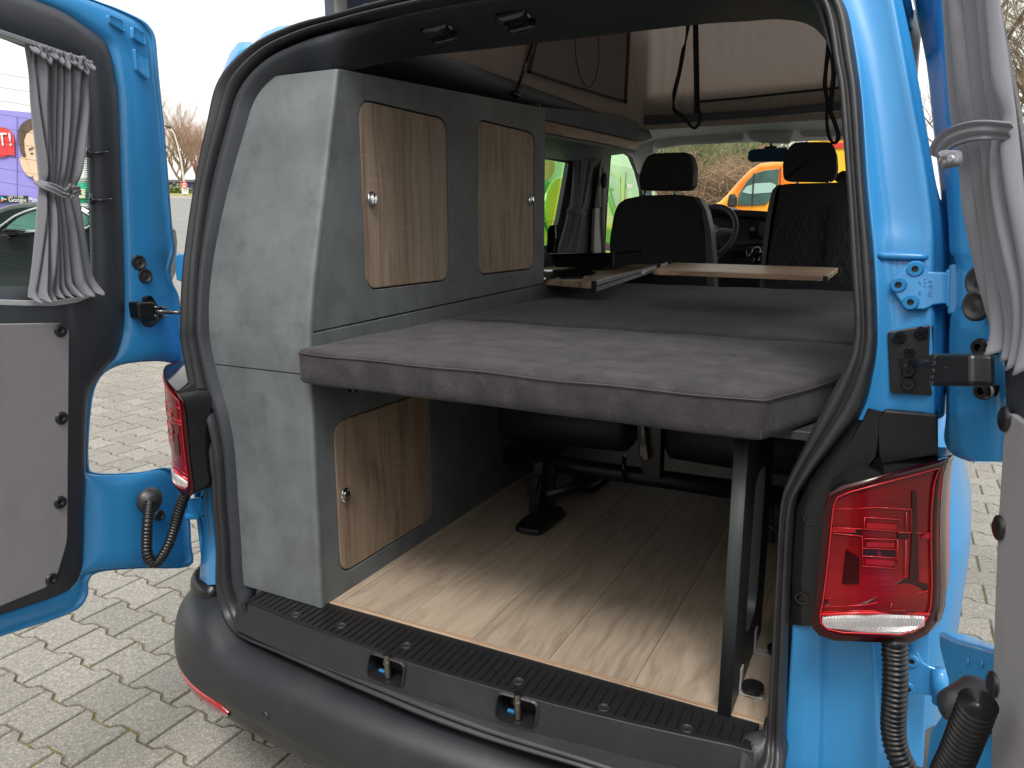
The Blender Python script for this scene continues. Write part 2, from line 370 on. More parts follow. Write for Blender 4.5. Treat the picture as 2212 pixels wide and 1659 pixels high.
for k, (h, dist, cx, cy, i, j) in enumerate(cells):
    slope = (gz(cx+.05)-gz(cx-.05))/.1
    if h == 0 and nind < 292:
        nind += 1
        q = MB(); paver_mb(q, 0, 0, 0, slope, k % 8)
        key = (k % 8, round(slope, 2))
        if key not in base:
            me = bpy.data.meshes.new('paver'); me.from_pydata(q.v, [], q.f); me.materials.append(M['paver']); base[key] = me
        o = bpy.data.objects.new('paver', base[key]); C.objects.link(o); o.parent = pv
        o.location = (cx, cy, gz(cx)); o.rotation_euler.z = random.choice((0, math.pi))if abs(slope) < .005 else 0
    else: paver_mb(mb, cx, cy, gz(cx), slope, k)
o = mb.out('paver_field', M['paver'], pv); o['kind'] = 'stuff'

# ================================================================ THE VAN
van = empty('camper_van', (0, 1.5, 0), 'bright blue camper van with both rear doors open and pop-up tent roof raised', 'camper van')
# ---- opening: seal ring (A outer, B inner) and interior trim (C)
ST = [  # A px, off | B px | C px, mode
 (1246,1643,-.160, 1246,1625, 1246,1552,'z',.585), (1080,1595,-.158, 1080,1574, 1080,1497,'z',.585), (939,1547,-.155, 950,1527, 930,1450,'z',.585),
 (802,1489,-.142, 837,1482, 800,1406,'z',.585), (700,1444,-.128, 734,1441, 700,1370,'z',.585), (597,1400,-.108, 632,1393, 620,1335,'z',.585),
 (529,1369,-.085, 563,1369, 560,1308,'z',.587), (498,1342,-.065, 530,1345, 553,1290,'r',.0), (485,1311,-.05, 510,1310, 556,1270,'r',.0),
 (475,1256,-.05, 495,1256, 553,1240,'r',.0), (476,1180,-.05, 492,1180, 545,1150,'r',.0), (470,1100,-.05, 485,1100, 538,1050,'r',.0),
 (462,1000,-.05, 480,1000, 528,950,'r',.0), (445,920,-.05, 466,920, 514,880,'r',.0), (425,860,-.05, 446,860, 497,820,'r',.0),
 (402,745,-.05, 424,745, 476,750,'r',.0), (400,700,-.05, 421,700, 469,700,'r',.0), (403,600,-.05, 425,600, 474,600,'r',.0),
 (412,520,-.05, 433,520, 488,520,'r',.0), (430,400,-.05, 450,400, 518,400,'r',.0), (455,270,-.05, 480,280, 550,290,'r',.0),
 (480,171,-.05, 512,185, 570,228,'r',.0), (548,99,-.05, 572,118, 600,190,'r',.0), (637,55,-.05, 650,78, 665,160,'r',.008),
 (726,31,-.05, 740,50, 737,147,'r',.012), (825,3,-.05, 840,25, 880,117,'z',1.97), (1000,-35,-.05, 1010,-8, 1050,98,'z',1.98),
 (1300,-75,-.05, 1300,-45, 1300,68,'z',1.98), (1600,-80,-.05, 1600,-50, 1500,45,'z',1.98), (1740,-58,-.05, 1700,-38, 1607,38,'z',1.98),
 (1800,-20,-.05, 1766,-5, 1680,34,'z',1.97), (1830,29,-.05, 1787,39, 1742,45,'z',1.93), (1849,137,-.05, 1802,130, 1783,84,'z',1.86),
 (1860,220,-.05, 1814,200, 1808,150,'r',.1), (1871,400,-.05, 1830,400, 1830,400,'r',.14), (1886,560,-.05, 1839,560, 1841,560,'r',.14),
 (1893,690,-.05, 1847,690, 1850,690,'r',.14), (1893,745,-.05, 1843,750, 1848,750,'r',.14), (1885,800,-.05, 1828,795, 1838,790,'r',.14),
 (1862,880,-.05, 1790,870, 1800,870,'r',.14), (1800,960,-.05, 1742,960, 1750,960,'r',.14), (1740,1040,-.05, 1700,1045, 1708,1045,'r',.14),
 (1715,1100,-.05, 1686,1100, 1692,1100,'r',.12), (1705,1250,-.05, 1677,1250, 1684,1250,'r',.10), (1700,1400,-.05, 1668,1400, 1673,1400,'r',.08),
 (1696,1530,-.055, 1661,1520, 1660,1540,'r',.03), (1694,1600,-.06, 1657,1590, 1648,1570,'z',.60), (1690,1670,-.10, 1645,1650, 1612,1590,'z',.59),
 (1640,1740,-.135, 1590,1700, 1570,1655,'z',.585), (1440,1703,-.155, 1425,1680, 1425,1608,'z',.585)]
ctl = []
for ax_, ay, of, bx_, by, cx_, cy_, md, cv in ST:
    a = onr(ax_, ay, of); b = onr(bx_, by, of-.002); c = onr(cx_, cy_, cv) if md == 'r' else Z(cx_, cy_, cv)
    ctl.append(tuple(a)+tuple(b)+tuple(c))
RING = cat(ctl, 6, closed=True)
RA = [V(r_[:3]) for r_ in RING]; RB = [V(r_[3:6]) for r_ in RING]; RC = [V(r_[6:]) for r_ in RING]; NR = len(RING)
OUT = V((0, -1, 0))
def prof(k, lst):
    return [lerp(RA[k], RB[k], t)+OUT*d for t, d in lst]
sealprof = [(-.02, -.045), (-.04, 0), (.05, .012), (.22, .022), (.40, .020), (.52, .008), (.60, .006), (.70, .016), (.86, .018), (1.0, .006), (1.06, -.02), (1.04, -.05)]
MB().grid([prof(k, sealprof) for k in range(NR)], cv=True).out('door_seal', M['rubber'], van, smooth=True)
rows = []
for k in range(NR):
    b, c = RB[k], RC[k]; d = c-b
    bulge = OUT*.012
    rows.append([b-OUT*.035, lerp(b, c, .08)-OUT*.014+OUT*.0, lerp(b, c, .2)+bulge*.8, lerp(b, c, .45)+bulge, lerp(b, c, .72)+bulge*.6, lerp(b, c, .92)+bulge*.1, c, c-OUT*.03+d*.02])
nb = 7*6   # bottom sill section is built apart
def left_or_top(i, j):
    return (i < 6*6) or (i >= NR-1*6) or (46*6 <= i)
MB().grid(rows, cv=True, skip=left_or_top).out('opening_trim', M['trim'], van, smooth=True)
# stitched groove line down the left trim
mb = MB(); 
for k in range(9*6, 20*6): 
    p = lerp(RB[k], RC[k], .10)+OUT*.004; q = lerp(RB[k+1], RC[k+1], .10)+OUT*.004
    if k % 2 == 0: mb.tube([p, q], .0006, 4)
mb.out('stitching', M['trim'], van)['kind'] = 'stuff'
# moulded corner between tread and seal at the lower right
ca = [onr(1668, 1470, -.045), onr(1661, 1520, -.05), onr(1657, 1590, -.06), onr(1650, 1650, -.085), onr(1630, 1715, -.125)]
cb_r = [onr(1672, 1470, .10), Z(1670, 1553, .592), Z(1650, 1574, .5915), Z(1607, 1592, .591), Z(1597, 1672, .582)]
cl_ = cat([tuple(p)+tuple(q) for p, q in zip(ca, cb_r)], 6)
MB().grid([[V(r_[:3])+V((0, .012, 0)), V(r_[:3])+V((0, .002, 0)), lerp(V(r_[:3]), V(r_[3:]), .3)+V((-.003, .002, .006)), lerp(V(r_[:3]), V(r_[3:]), .65)+V((0, 0, .006)), V(r_[3:]), V(r_[3:])+V((0, 0, -.03))] for r_ in cl_]).out('corner_trim', M['leather'], van, smooth=True)
# ---- sill with two latch pockets
def sillpt(x, v):
    """x world, v 0 (seal) .. 1 (tread edge)"""
    bow = .045*(1-(x/.62)**2) if abs(x) < .62 else 0
    yA = -.108-bow; yC = -.0905-bow
    return V((x, lerp(yA, yC, v)-.012*math.sin(v*math.pi)*0+0, lerp(.520, .5895, v)))
pockets = [(-.178, -.083), (.153, .240)]
xsn = sorted(set([round(-.64+.02*i, 3) for i in range(66)]+[p for q in pockets for p in q]))
vsn = [-.1, 0, .1, .25, .42, .6, .78, .9, .96, 1.0]
grid = [[sillpt(x, v) for v in vsn] for x in xsn]
def skp(i, j):
    xm = (xsn[i]+xsn[i+1])/2
    return any(a < xm < b for a, b in pockets) and .3 < (vsn[j]+vsn[j+1])/2 < .97
MB().grid(grid, skip=skp).out('sill_trim', M['sill'], van, smooth=True)
for a, b in pockets:
    p = [sillpt(a, .25), sillpt(b, .25), sillpt(b, .96), sillpt(a, .96)]
    p = [sillpt(a, .42), sillpt(b, .42), sillpt(b, .96), sillpt(a, .96)]
    p[0] = sillpt(a, .25); p[1] = sillpt(b, .25)
    ctr = (p[0]+p[2])/2
    inn = [lerp(q, ctr, .22)+V((0, .055, -.01)) for q in p]
    mb = MB(); lip = rquad(p, .012, 3); inb = [q for q in rquad([lerp(q, ctr, .1)+V((0, .05, -.004)) for q in p], .01, 3)]
    out_ = rquad([lerp(q, ctr, -.1)+V((0, -.003, .001)) for q in p], .014, 3); lp2 = [q+V((0, -.004, .001)) for q in lip]
    mb.grid([out_, [q+V((0, -.006, 0)) for q in lip], lip, inb], cu=True); n = len(inb)
    mb.add(inb, [tuple(range(n))])
    pk = mb.out('latch_pocket', M['plastic'], van)
    base_ = (inb[0]+inb[n//4])/2
    lo = lerp(p[0], p[1], .5)+V((0, .012, .002))
    q = MB(); q.cyl(lo, lo+V((0, -.002, .058)), .0085, 16); q.cyl(lo+V((0, -.002, .036)), lo+V((0, -.0025, .042)), .0105, 16)
    q.out('striker_pin', M['steel'], pk, smooth=False)
    MB().box((min(a, b)+.012, lo.y+.012, lo.z-.016), (a+.028, lo.y+.018, lo.z+.001)).out('painted_plate', M['blue'], pk)
# tread plate with grooves
mb = MB(); gx = []; x = -.60
k = 0
gx.append((-.602, 0))
while x < .66:
    gx += [(x+.003, 0), (x+.0045, 1), (x+.0075, 1), (x+.009, 0)]; x += .0198
gx = [g_ for g_ in gx if g_[0] < .652]; gx.append((.655, 0))
rows = []
for xx, g in gx:
    bow = .045*(1-(xx/.62)**2) if abs(xx) < .62 else 0
    y0 = -.088-bow; zz = .5905
    dz = -.004*g
    rows.append([V((xx, y0-.002, zz-.007)), V((xx, y0+.002, zz-.0015)), V((xx, y0+.012, zz)), V((xx, y0+.0125, zz+dz)), V((xx, -.018, zz+dz)), V((xx, -.0175, zz)), V((xx, .0, zz)), V((xx, .0, zz-.02))])
MB().grid(rows).out('tread_plate', M['plastic'], van)
MB().prism([(-.615, -.10, .586), (-.60, -.10, .592), (-.60, .0, .592), (-.625, .02, .586)], (0, 0, -.03)).out('tread_end_cap', M['plastic'], van)
for px_, py_ in ((639, 1328), (737, 1351), (878, 1394), (1120, 1471), (1304, 1528), (1484, 1573)):
    c = Z(px_, py_, .592); m = frame_m(c, (0, 0, 1))
    mb = MB(); lathe(mb, [(.0125, -.006), (.0125, .0005), (.0112, .0016), (.0105, .0004), (.0001, .0002)], m, 20); mb.out('plug', M['sill'], van, smooth=True)
# ---- cabin floor of oak planks
fl = MB().box((-.78, .0, .545), (.78, 3.2, .5845)).out('cabin_floor', M['plank'], van)
xk = [-.78, -.58, -.385, -.19, .005, .199, .396, .590, .78]
for i in range(len(xk)-1):
    ys_ = [.0, 1.35+.5*((i*37) % 5)/5, 3.15]
    if i % 2: ys_ = [.0, .75+.3*((i*23) % 4)/4, 2.1, 3.15]
    for a, b in zip(ys_, ys_[1:]):
        me = MB().box((-(xk[i+1]-xk[i])/2+.0005, 0, -.004), ((xk[i+1]-xk[i])/2-.0005, b-a-.001, .0045))
        o = me.out('plank', M['plank'], fl, bevel=.0006, seg=1)
        o.location = V(((xk[i]+xk[i+1])/2, a, .5878))-wpos(fl)
MB().box((-.41, .001, .586), (.69, .014, .5935)).out('floor_edge_strip', M['woodX'], van, bevel=.001)

# ---- bumper
mb = MB(); base_ = [(-.87, .75), (-.87, .45), (-.87, .25), (-.865, .12), (-.845, .045), (-.79, .0), (-.70, -.03), (-.55, -.052), (-.38, -.072), (-.2, -.088), (0, -.094)]
base_ = base_+[(-x, y) for x, y in base_[-2::-1]]
bc = cat(base_, 6)
def bnorm(i, L=bc):
    a = V((*L[max(i-1, 0)], 0)); b = V((*L[min(i+1, len(L)-1)], 0)); t = (b-a).normalized(); return V((t.y, -t.x, 0))
def bprof(e):   # e = 0 along the back, 1 at the corner
    return [(-.03, .455+.06*e), (.0, .470+.06*e), (.055, .479+.050*e), (.098, .470+.040*e), (.120, .453+.025*e), (.131, .428+.01*e), (.136, .39), (.136, .350), (.127, .334), (.122, .324), (.117, .295), (.10, .262), (.06, .240), (-.03, .23)]
rows = []
for i, (bx_, by_) in enumerate(bc):
    e = min(1, max(0, (abs(bx_)-.60)/.16)); e = e*e*(3-2*e)
    n = bnorm(i); s = 1-.10*max(0, 1-abs(bx_)/.8)*0
    rows.append([V((bx_, by_, 0))+n*o_*s+V((0, 0, z_)) for o_, z_ in bprof(e)])
bump = MB().grid(rows).out('bumper', M['bumper'], van, smooth=True, subd=1)
BR = rows
def bsurf(i, j, out=.002): 
    p = BR[i][j]; return p+bnorm(i)*out
# red reflector strip and round sensor on the bumper
def bstrip(name, i0, i1, z0, z1, m, out=.003):
    rr = []
    for i in range(i0, i1+1):
        t = (i-i0)/(i1-i0); taper = min(1, t/.12+.15, (1-t)/.08+.25)
        zc = (z0+z1)/2; hh = (z1-z0)/2*taper; row = []
        for s_ in (-1, -.96, 0, .96, 1):
            z = zc+hh*s_; r_ = BR[i]; best = None
            for a, b in zip(r_, r_[1:]):
                if min(a.z, b.z) <= z <= max(a.z, b.z) and a.z > b.z:
                    t_ = (z-b.z)/(a.z-b.z); best = lerp(b, a, t_)
            row.append(best+bnorm(i)*(out if abs(s_) < .99 else -.002))
        rr.append(row)
    return MB().grid(rr).out(name, m, bump, smooth=True)
for sgn in (0, 1):
    N_ = len(bc)
    i0, i1 = (21, 40) if sgn == 0 else (N_-41, N_-22)
    bstrip('reflector', i0, i1, .284, .330, M['reflr'], .0045)
    k = 46 if sgn == 0 else N_-47
    p = lerp(BR[k][6], BR[k][7], .3)+bnorm(k)*.0005; q = MB(); lathe(q, [(.0125, -.004), (.0125, .001), (.0112, .0016), (.0106, .0006), (.0001, .0008)], frame_m(p, bnorm(k)), 20); q.out('parking_sensor', M['bumper'], bump, smooth=True)
# corner caps that close the bumper against the body
for s in (-1, 1):
    cp = [(.800, -.050, .528), (.86, -.040, .530), (.93, -.006, .530), (.972, .05, .530), (.985, .11, .53), (.985, .3, .53), (.80, .3, .53), (.79, .0, .53)]
    lo = [V((s*x, y, z)) for x, y, z in cp]; mid = [V((s*(x-.006*(x > .8)), y+.004, z+.018)) for x, y, z in cp]
    ctr = V((s*.84, .10, .56)); up_ = [lerp(q, ctr, .16)+V((0, 0, .014)) for q in mid]; hi = [lerp(q, ctr, .48)+V((0, 0, .040)) for q in mid]
    MB().grid([[p-V((0, 0, .05)) for p in lo], lo, mid, up_, hi], cu=True).add(hi, [tuple(range(8))]).out('bumper_end_cap', M['plastic'], van, smooth=True, subd=2)

# ---- right D-pillar (rear face), traced in rows seal edge -> ridge -> outer flange
PR = [(-90, 1780, 1900, 1930), (0, 1812, 1925, 1949), (98, 1843, 1943, 1970), (234, 1860, 1969, 1994), (371, 1870, 1995, 2017), (470, 1879, 2008, 2029),
      (520, 1884, 2011, 2034), (560, 1887, 2010, 2036), (640, 1892, 2009, 2036), (740, 1893, 2012, 2034), (800, 1886, 2014, 2032), (860, 1872, 2016, 2030), (905, 1855, 2016, 2029)]
rows = []
for y_, a, r_, e in PR:
    A_, R_, E_ = onr(a-4, y_, -.040), onr(r_, y_, -.040), onr(e, y_, -.020)
    top = y_ < 500
    dep = .005 if top else .001
    rows.append([A_+V((0, .03, 0)), A_+V((.002, -.004, 0)), A_+V((.008, -.004, 0)), lerp(A_, R_, .16)+V((0, dep, 0)), lerp(A_, R_, .5)+V((0, dep*1.2, 0)), lerp(A_, R_, .88)+V((0, dep*.8, 0)), R_+V((0, -.008, 0)), lerp(R_, E_, .35)+V((0, -.006, 0)), lerp(R_, E_, .5)+V((0, .006, 0)), E_]+([E_+V((.001, .02, 0)), E_+V((-.004, .10, .0)), E_+V((-.012, .5, .01))] if y_ < 450 else [E_+V((.006, .02, 0)), E_+V((.02, .10, .0)), E_+V((.05, .5, .01))]))
ctlr = [tuple(c for p in r_ for c in p) for r_ in rows]
rows = [[V(r_[3*i:3*i+3]) for i in range(13)] for r_ in cat(ctlr, 4)]
MB().grid(rows).out('rear_pillar', M['blue'], van, smooth=True)
# embossed cross rib at mid height
mb = MB(); a, b = onr(1897, 552, -.046), onr(2006, 556, -.046)
mb.tube([lerp(a, b, t)+V((0, .006-.004*math.sin(math.pi*t), 0)) for t in [i/8 for i in range(9)]], .006, 10); mb.out('pillar_rib', M['blue'], van, smooth=True)
# black lamp surround
top = [onr(1868, 912, -.042), onr(1901, 909, -.042), onr(1911, 886, -.044), onr(2026, 895, -.044)]
mb = MB()
L_ = [onr(*p, -.038) for p in ((1866, 878), (1803, 958), (1744, 1040), (1719, 1100), (1709, 1250), (1712, 1349))]
Rr_ = [onr(*p, -.040) for p in ((2027, 893), (2027, 960), (2027, 1040), (2027, 1100), (2027, 1250), (2027, 1349))]
mid = [onr(*p, -.042) for p in ((1911, 888), (1898, 985), (1850, 1040), (1800, 1100), (1790, 1250), (1785, 1349))]
rows = []
for k in range(6):
    rows.append([L_[k]+V((0, .03, 0)), L_[k], lerp(L_[k], mid[k], .3)+V((0, -.006, 0)), lerp(L_[k], mid[k], .95)+V((0, -.006, 0)), mid[k]+V((0, .01, 0)), Rr_[k]+V((0, .01, 0)), Rr_[k]+V((0, .04, 0))])
MB().grid(rows).out('lamp_surround', M['plastic'], van, smooth=False, bevel=.003)
# step edge: upright fin above the lamp
q = [onr(1897, 912, -.052), onr(1911, 886, -.052), onr(2026, 896, -.052), onr(2026, 982, -.052), onr(1905, 1003, -.052), onr(1899, 985, -.052)]
MB().prism(q, (0, .02, 0)).out('lamp_surround_panel', M['plastic'], van, bevel=.003)
for p in ((1751, 1119), (1732, 1291)):
    c = onr(*p, -.046); m = frame_m(c, (0, -1, 0)); q = MB(); lathe(q, [(.011, -.002), (.011, .003), (.009, .003), (.008, -.004), (.0001, -.004)], m, 16); q.out('clip', M['gloss'], van, smooth=False)
# lower right pillar
rows = []
for y_, cols in ((1340, (1712, 1740, 1775, 1790, 1880, 1905, 1960, 2012)), (1450, (1705, 1736, 1771, 1785, 1890, 1908, 1960, 2005)), (1560, (1698, 1733, 1768, 1782, 1893, 1912, 1960, 1998)), (1760, (1690, 1727, 1762, 1776, 1905, 1925, 1960, 1990))):
    offs = (-.036, -.038, -.036, -.020, -.018, .01, .03, .05)
    r_ = [onr(c, y_, o_) for c, o_ in zip(cols, offs)]
    rows.append([r_[0]+V((0, .04, 0))]+r_+[r_[-1]+V((.005, .1, 0))])
MB().grid(rows).out('lower_pillar', M['blue'], van, smooth=False, bevel=.004, seg=3)
# left lower pillar sliver
rows = []
for y_, a, b in ((1040, 436, 470), (1100, 432, 474), (1145, 438, 476), (1217, 433, 478), (1262, 430, 480)):
    p, q = onr(a, y_, -.01), onr(b, y_, -.035)
    rows.append([p+V((-.01, .12, 0)), p, lerp(p, q, .5)+V((0, -.004, 0)), q])
MB().grid(rows).out('lower_pillar', M['blue'], van, smooth=True)
# body sides and front volume: loft of half sections, mirrored
def side(s):
    ys_ = [.02, .25, .6, 1.2, 2.0, 3.0, 3.9, 4.4]; hw = [.895, .985, 1.01, 1.01, 1.0, .98, .95, .88]
    zs = [(.25, -.03), (.45, -.012), (.75, -.002), (.93, .0), (.96, -.008), (1.12, -.05), (1.33, -.075)]
    rows = []
    for y_, h in zip(ys_, hw):
        rows.append([V((s*(h+dz), y_, z)) for z, dz in zs])
    return MB().grid(rows).out('body_side', M['blue'], van, smooth=True, solid=.01)
side(1); side(-1)
# ---- roof edge over the opening (upper left bits) and roof ring
edge = [(440, 300), (462, 225), (480, 155), (497, 114), (514, 92), (524, 90), (532, 98), (545, 96), (556, 84), (570, 70), (600, 57), (640, 52), (690, 45), (720, 33), (740, 26), (790, 8), (870, -8), (1050, -60), (1300, -100), (1600, -110), (1760, -90), (1830, -40)]
seal_ = [(448, 300), (459, 250), (478, 180), (500, 145), (520, 122), (530, 113), (540, 106), (548, 100), (560, 93), (575, 83), (605, 69), (640, 56), (690, 43), (722, 33), (745, 26), (800, 12), (880, -6), (1050, -40), (1300, -70), (1600, -75), (1740, -52), (1815, -10)]
rows = []
for (a, b), (c, d) in zip(edge, seal_):
    p, q = onr(c, d, -.035), onr(a, b, -.02)
    rows.append([p+V((0, .03, 0)), p+V((0, -.004, 0)), lerp(p, q, .45)+V((0, -.001, 0)), q, q+V((0, .03, .006))])
MB().grid(rows).out('roof_edge', M['blue'], van, smooth=True)
mb = MB()
RY = [.36, .5, 1.0, 2.0, 3.0, 3.6]
for s in (-1, 1):
    mb.grid([[V((s*.79, y_, 1.93+.02*y_)), V((s*.77, y_, 2.0+.03*y_)), V((s*.73, y_, 2.06+.05*y_)), V((s*.69, y_, 2.07+.05*y_))] for y_ in RY])
mb.grid([[V((x, .22, 2.03)), V((x, .34, 2.07))] for x in (-.62, -.4, 0, .4, .62)]); mb.grid([[V((x, 2.9, 2.24)), V((x, 3.3, 2.20)), V((x, 3.75, 2.10))] for x in (-.8, -.4, 0, .4, .8)])
mb.out('roof', M['blue'], van, smooth=True, solid=.012)
# striker covers under the header
for (x0, y0, x1, y1) in ((914, 40, 972, 72), (1080, 10, 1138, 48)):
    c = Z((x0+x1)/2, (y0+y1)/2+2, 2.0); 
    m = frame_m(c, (0.1, -.35, -1), up=(0, 1, 0))
    mb = MB(); rr = [[m @ V((x*s_, y*s_*.9, h)) for x, y in rrect(-.042, -.024, .042, .024, .016, 5)] for s_, h in ((1, -.002), (.95, .010), (.8, .018), (.5, .021))]
    mb.grid(rr, cu=True).add(rr[-1], [tuple(range(len(rr[-1])))])
    o = mb.out('striker_cover', M['gloss'], van, smooth=True)
    q = MB(); rr = [[m @ V((x*s_-.012, -y*s_*.5+.020, h)) for x, y in rrect(-.034, -.012, .034, .012, .011, 5)] for s_, h in ((1, .010), (.98, .026), (.85, .031), (.4, .032))]
    q.grid(rr, cu=True).add(rr[-1], [tuple(range(len(rr[-1])))]); q.out('striker_hook', M['gloss'], o, smooth=True)
# ================================================================ TAIL LIGHTS
def lsy(x): 
    t = max(0, abs(x)-.755)/.19
    return -.128+.128*t*t
def onl(x, y, off=0):
    q = -.1
    for i in range(40): p = Y(x, y, q); q = .5*q+.5*(lsy(p.x)-off)
    return Y(x, y, q)
def c8(x, y): return (1674+.414*x, 972+.414*y)
def L8(x, y, off=0): return onl(*c8(x, y), off)
Le = [(350, 186), (285, 225), (264, 275), (256, 340), (248, 430), (238, 540), (225, 660), (208, 800), (192, 880), (196, 930), (230, 968), (310, 995)]
Re = [(905, 38), (890, 80), (876, 130), (866, 220), (860, 320), (858, 450), (860, 580), (862, 710), (856, 830), (835, 905), (790, 965), (700, 1010)]
def lensgrid(inset, off, nx=14):
    rows = []; n = len(Le)
    cx = [(Le[i][0]+Re[i][0])/2 for i in range(n)]
    for i in range(n):
        l, r_ = V(Le[i]), V(Re[i]); f = inset/(r_-l).length
        l2, r2 = lerp(l, r_, f), lerp(r_, l, f); 
        vy = inset*(1-2*i/(n-1)) if i in (0, n-1) else inset*(1-2*i/(n-1))*.9
        rows.append([L8(*(lerp(l2, r2, k/nx)+V((0, vy))), off) for k in range(nx+1)])
    return rows
def loop(rows): return rows[0]+[r_[-1] for r_ in rows[1:-1]]+rows[-1][::-1]+[r_[0] for r_ in rows[-2:0:-1]]
lamp_parts = []
def lp(name, mb, m, **k): lamp_parts.append((name, mb.v, mb.f, m, k))
g0 = lensgrid(0, 0); g1 = lensgrid(14, .004); g2 = lensgrid(40, .005); g3 = lensgrid(52, .001)
back = [V((p.x+(.012 if p.x > .9 else -.004), .03, p.z)) for p in loop(g0)]
bk2 = [lerp(p, q, .35)+V((.006 if p.x > .9 else 0, 0, 0)) for p, q in zip(loop(g0), back)]
lp('lamp_housing', MB().grid([[p+V((0, .003, 0)) for p in loop(g0)], bk2, back], cu=True), M['gloss'], smooth=True)
lp('lens_rim', MB().grid([loop(g0), loop(g1), loop(g2), loop(g3)], cu=True), M['redd'], smooth=True)
M['redrib'] = mat('ribbed_red_lens', (.13, .0012, .003), .22, coat=.2, spec=.3, bump=.25, bscale=260, stretch=(.05, .05, 1), var=.75, vscale=9, bdist=.004)
lp('lens_face', MB().grid(lensgrid(52, .001)), M['redrib'], smooth=True)
tb = MB()
def tl(pts, r=.0008, off=.004, m=tb): m.tube([L8(*p, off) for p in pts], r, 6)
inr = lensgrid(44, .005); tb.tube(loop(inr), .0012, 6, closed=True)
for pts in ([(468, 352), (648, 362), (645, 425), (465, 412), (468, 352)], [(540, 300), (712, 310), (712, 428)], [(686, 325), (686, 420)], [(303, 405), (460, 412)], [(303, 434), (456, 450), (456, 606)],
            [(645, 430), (820, 436)], [(465, 462), (638, 468), (632, 520), (456, 512)], [(456, 553), (634, 563), (630, 618), (456, 606)], [(684, 470), (682, 660), (260, 778)], [(300, 310), (540, 300)],
            [(800, 735), (480, 808), (250, 820)], [(245, 845), (480, 838), (800, 850)], [(608, 800), (600, 835), (680, 838)], [(640, 470), (640, 590)]): tl(pts)
tl([(240, 858), (480, 850), (800, 856)], .0032)
lp('lens_rib', tb, M['redb'], smooth=True)
def patch(mb, pts, off):
    q = [L8(*p, off) for p in pts]; return mb.add(q, [tuple(range(len(q)))])
for pts in ([(715, 215), (740, 215), (752, 680), (700, 690), (716, 430)], [(300, 408), (456, 415), (456, 446), (300, 430)], [(460, 516), (632, 524), (634, 560), (460, 550)], [(370, 520), (440, 560), (440, 700), (350, 700)], [(640, 430), (700, 434), (700, 460), (640, 466)], [(260, 785), (680, 668), (800, 700), (800, 730), (480, 800), (255, 812)]): lp('dark_lens_band', patch(MB(), pts, .003), M['redd'])
for pts in ([(815, 200), (880, 90), (862, 260), (820, 250)], [(800, 430), (822, 432), (818, 470), (760, 455)], [(825, 260), (850, 260), (850, 600), (835, 600)], [(300, 408), (420, 412), (420, 432), (300, 428)], [(480, 380), (636, 388), (634, 416), (478, 408)], [(480, 480), (626, 484), (622, 510), (476, 504)], [(474, 570), (622, 578), (618, 606), (472, 596)]): lp('bright_lens_patch', patch(MB(), pts, .0035), M['red'])
gr = MB(); NG = 72; gr.grid([[L8(lerp(x0, x1, k/NG), lerp(ya, yb, k/NG)-bow_*math.sin(math.pi*k/NG), o_+.0016*(k % 2)) for k in range(NG+1)] for x0, x1, ya, yb, bow_, o_ in ((245, 785, 868, 868, 10, .002), (246, 784, 880, 882, 5, .0045), (246, 783, 897, 899, 0, .005), (250, 778, 914, 918, -8, .0045), (258, 740, 926, 944, -10, .004), (266, 700, 932, 966, -6, .002))])
lp('reversing_lens', gr, M['clearl'])
lens_side = [r_[-1] for r_ in g0]
MBs = MB().grid([[p+V((.001, .001, 0)) for p in lens_side], [p+V((.012, .055, 0)) for p in lens_side], [p+V((.020, .12, 0)) for p in lens_side]])
lp('lens_side', MBs, M['red'], smooth=True)
for s in (1, -1):
    te = empty('tail_light'); te.parent = van; te.location = V((0, 0, 0))-wpos(van)
    for name, v_, f_, m, k in lamp_parts:
        vs = [(p[0], p[1], p[2]) if s > 0 else (-p[0]+.022, p[1], p[2]) for p in v_]
        mk(name, vs, f_, m, te, **k)

# ================================================================ HINGES, DOOR CHECKS, CONDUITS
def c7(x, y): return (1728+.3257*x, 540+.3257*y)
def bolt(mb, c, n, r, h=.004):
    return lathe(mb, [(r, 0), (r, h*.5), (r*.85, h), (r*.42, h), (r*.38, h*.2), (.0001, h*.2)], frame_m(c, n), 16)
NY = V((0, -1, 0))
def leaf(name, pts, bolts, off, f, n=NY, r=.0125):
    P = [f(*p, off) for p in pts]
    h = MB().prism(P, V((0, .006, 0))).out(name, M['blue'], van, bevel=.003, seg=3)
    for b in bolts:
        q = MB(); c = f(*b, off+(-.0005)); bolt(q, c+n*0, n, r, .005); q.out('bolt', M['blue'], h, smooth=False)
        q = MB(); lathe(q, [(r*.42, .0045), (.0001, .0035)], frame_m(c, n), 8); q.out('bolt_socket', M['plastic'], h)
    return h
f7 = lambda x, y, off: onr(*c7(x, y), off)
hl = [(597, 215), (640, 165), (725, 84), (752, 72), (795, 72), (822, 88), (842, 125), (858, 142), (945, 146), (1012, 150), (1012, 362), (945, 358), (885, 366), (858, 384), (820, 396), (720, 392), (690, 380), (612, 262)]
leaf('hinge_leaf', hl, [(763, 125), (652, 230), (733, 345)], -.052, f7)
mb = MB(); a, b = onr(*c7(1040, 100), -.05), onr(*c7(1032, 425), -.05); mb.cyl(a, b, .011, 16); a, b = onr(*c7(1000, 130), -.048), onr(*c7(1000, 375), -.048); mb.tube([a, b], .007, 12)
mb.out('hinge_barrel', M['blue'], van, smooth=False, bevel=.002)
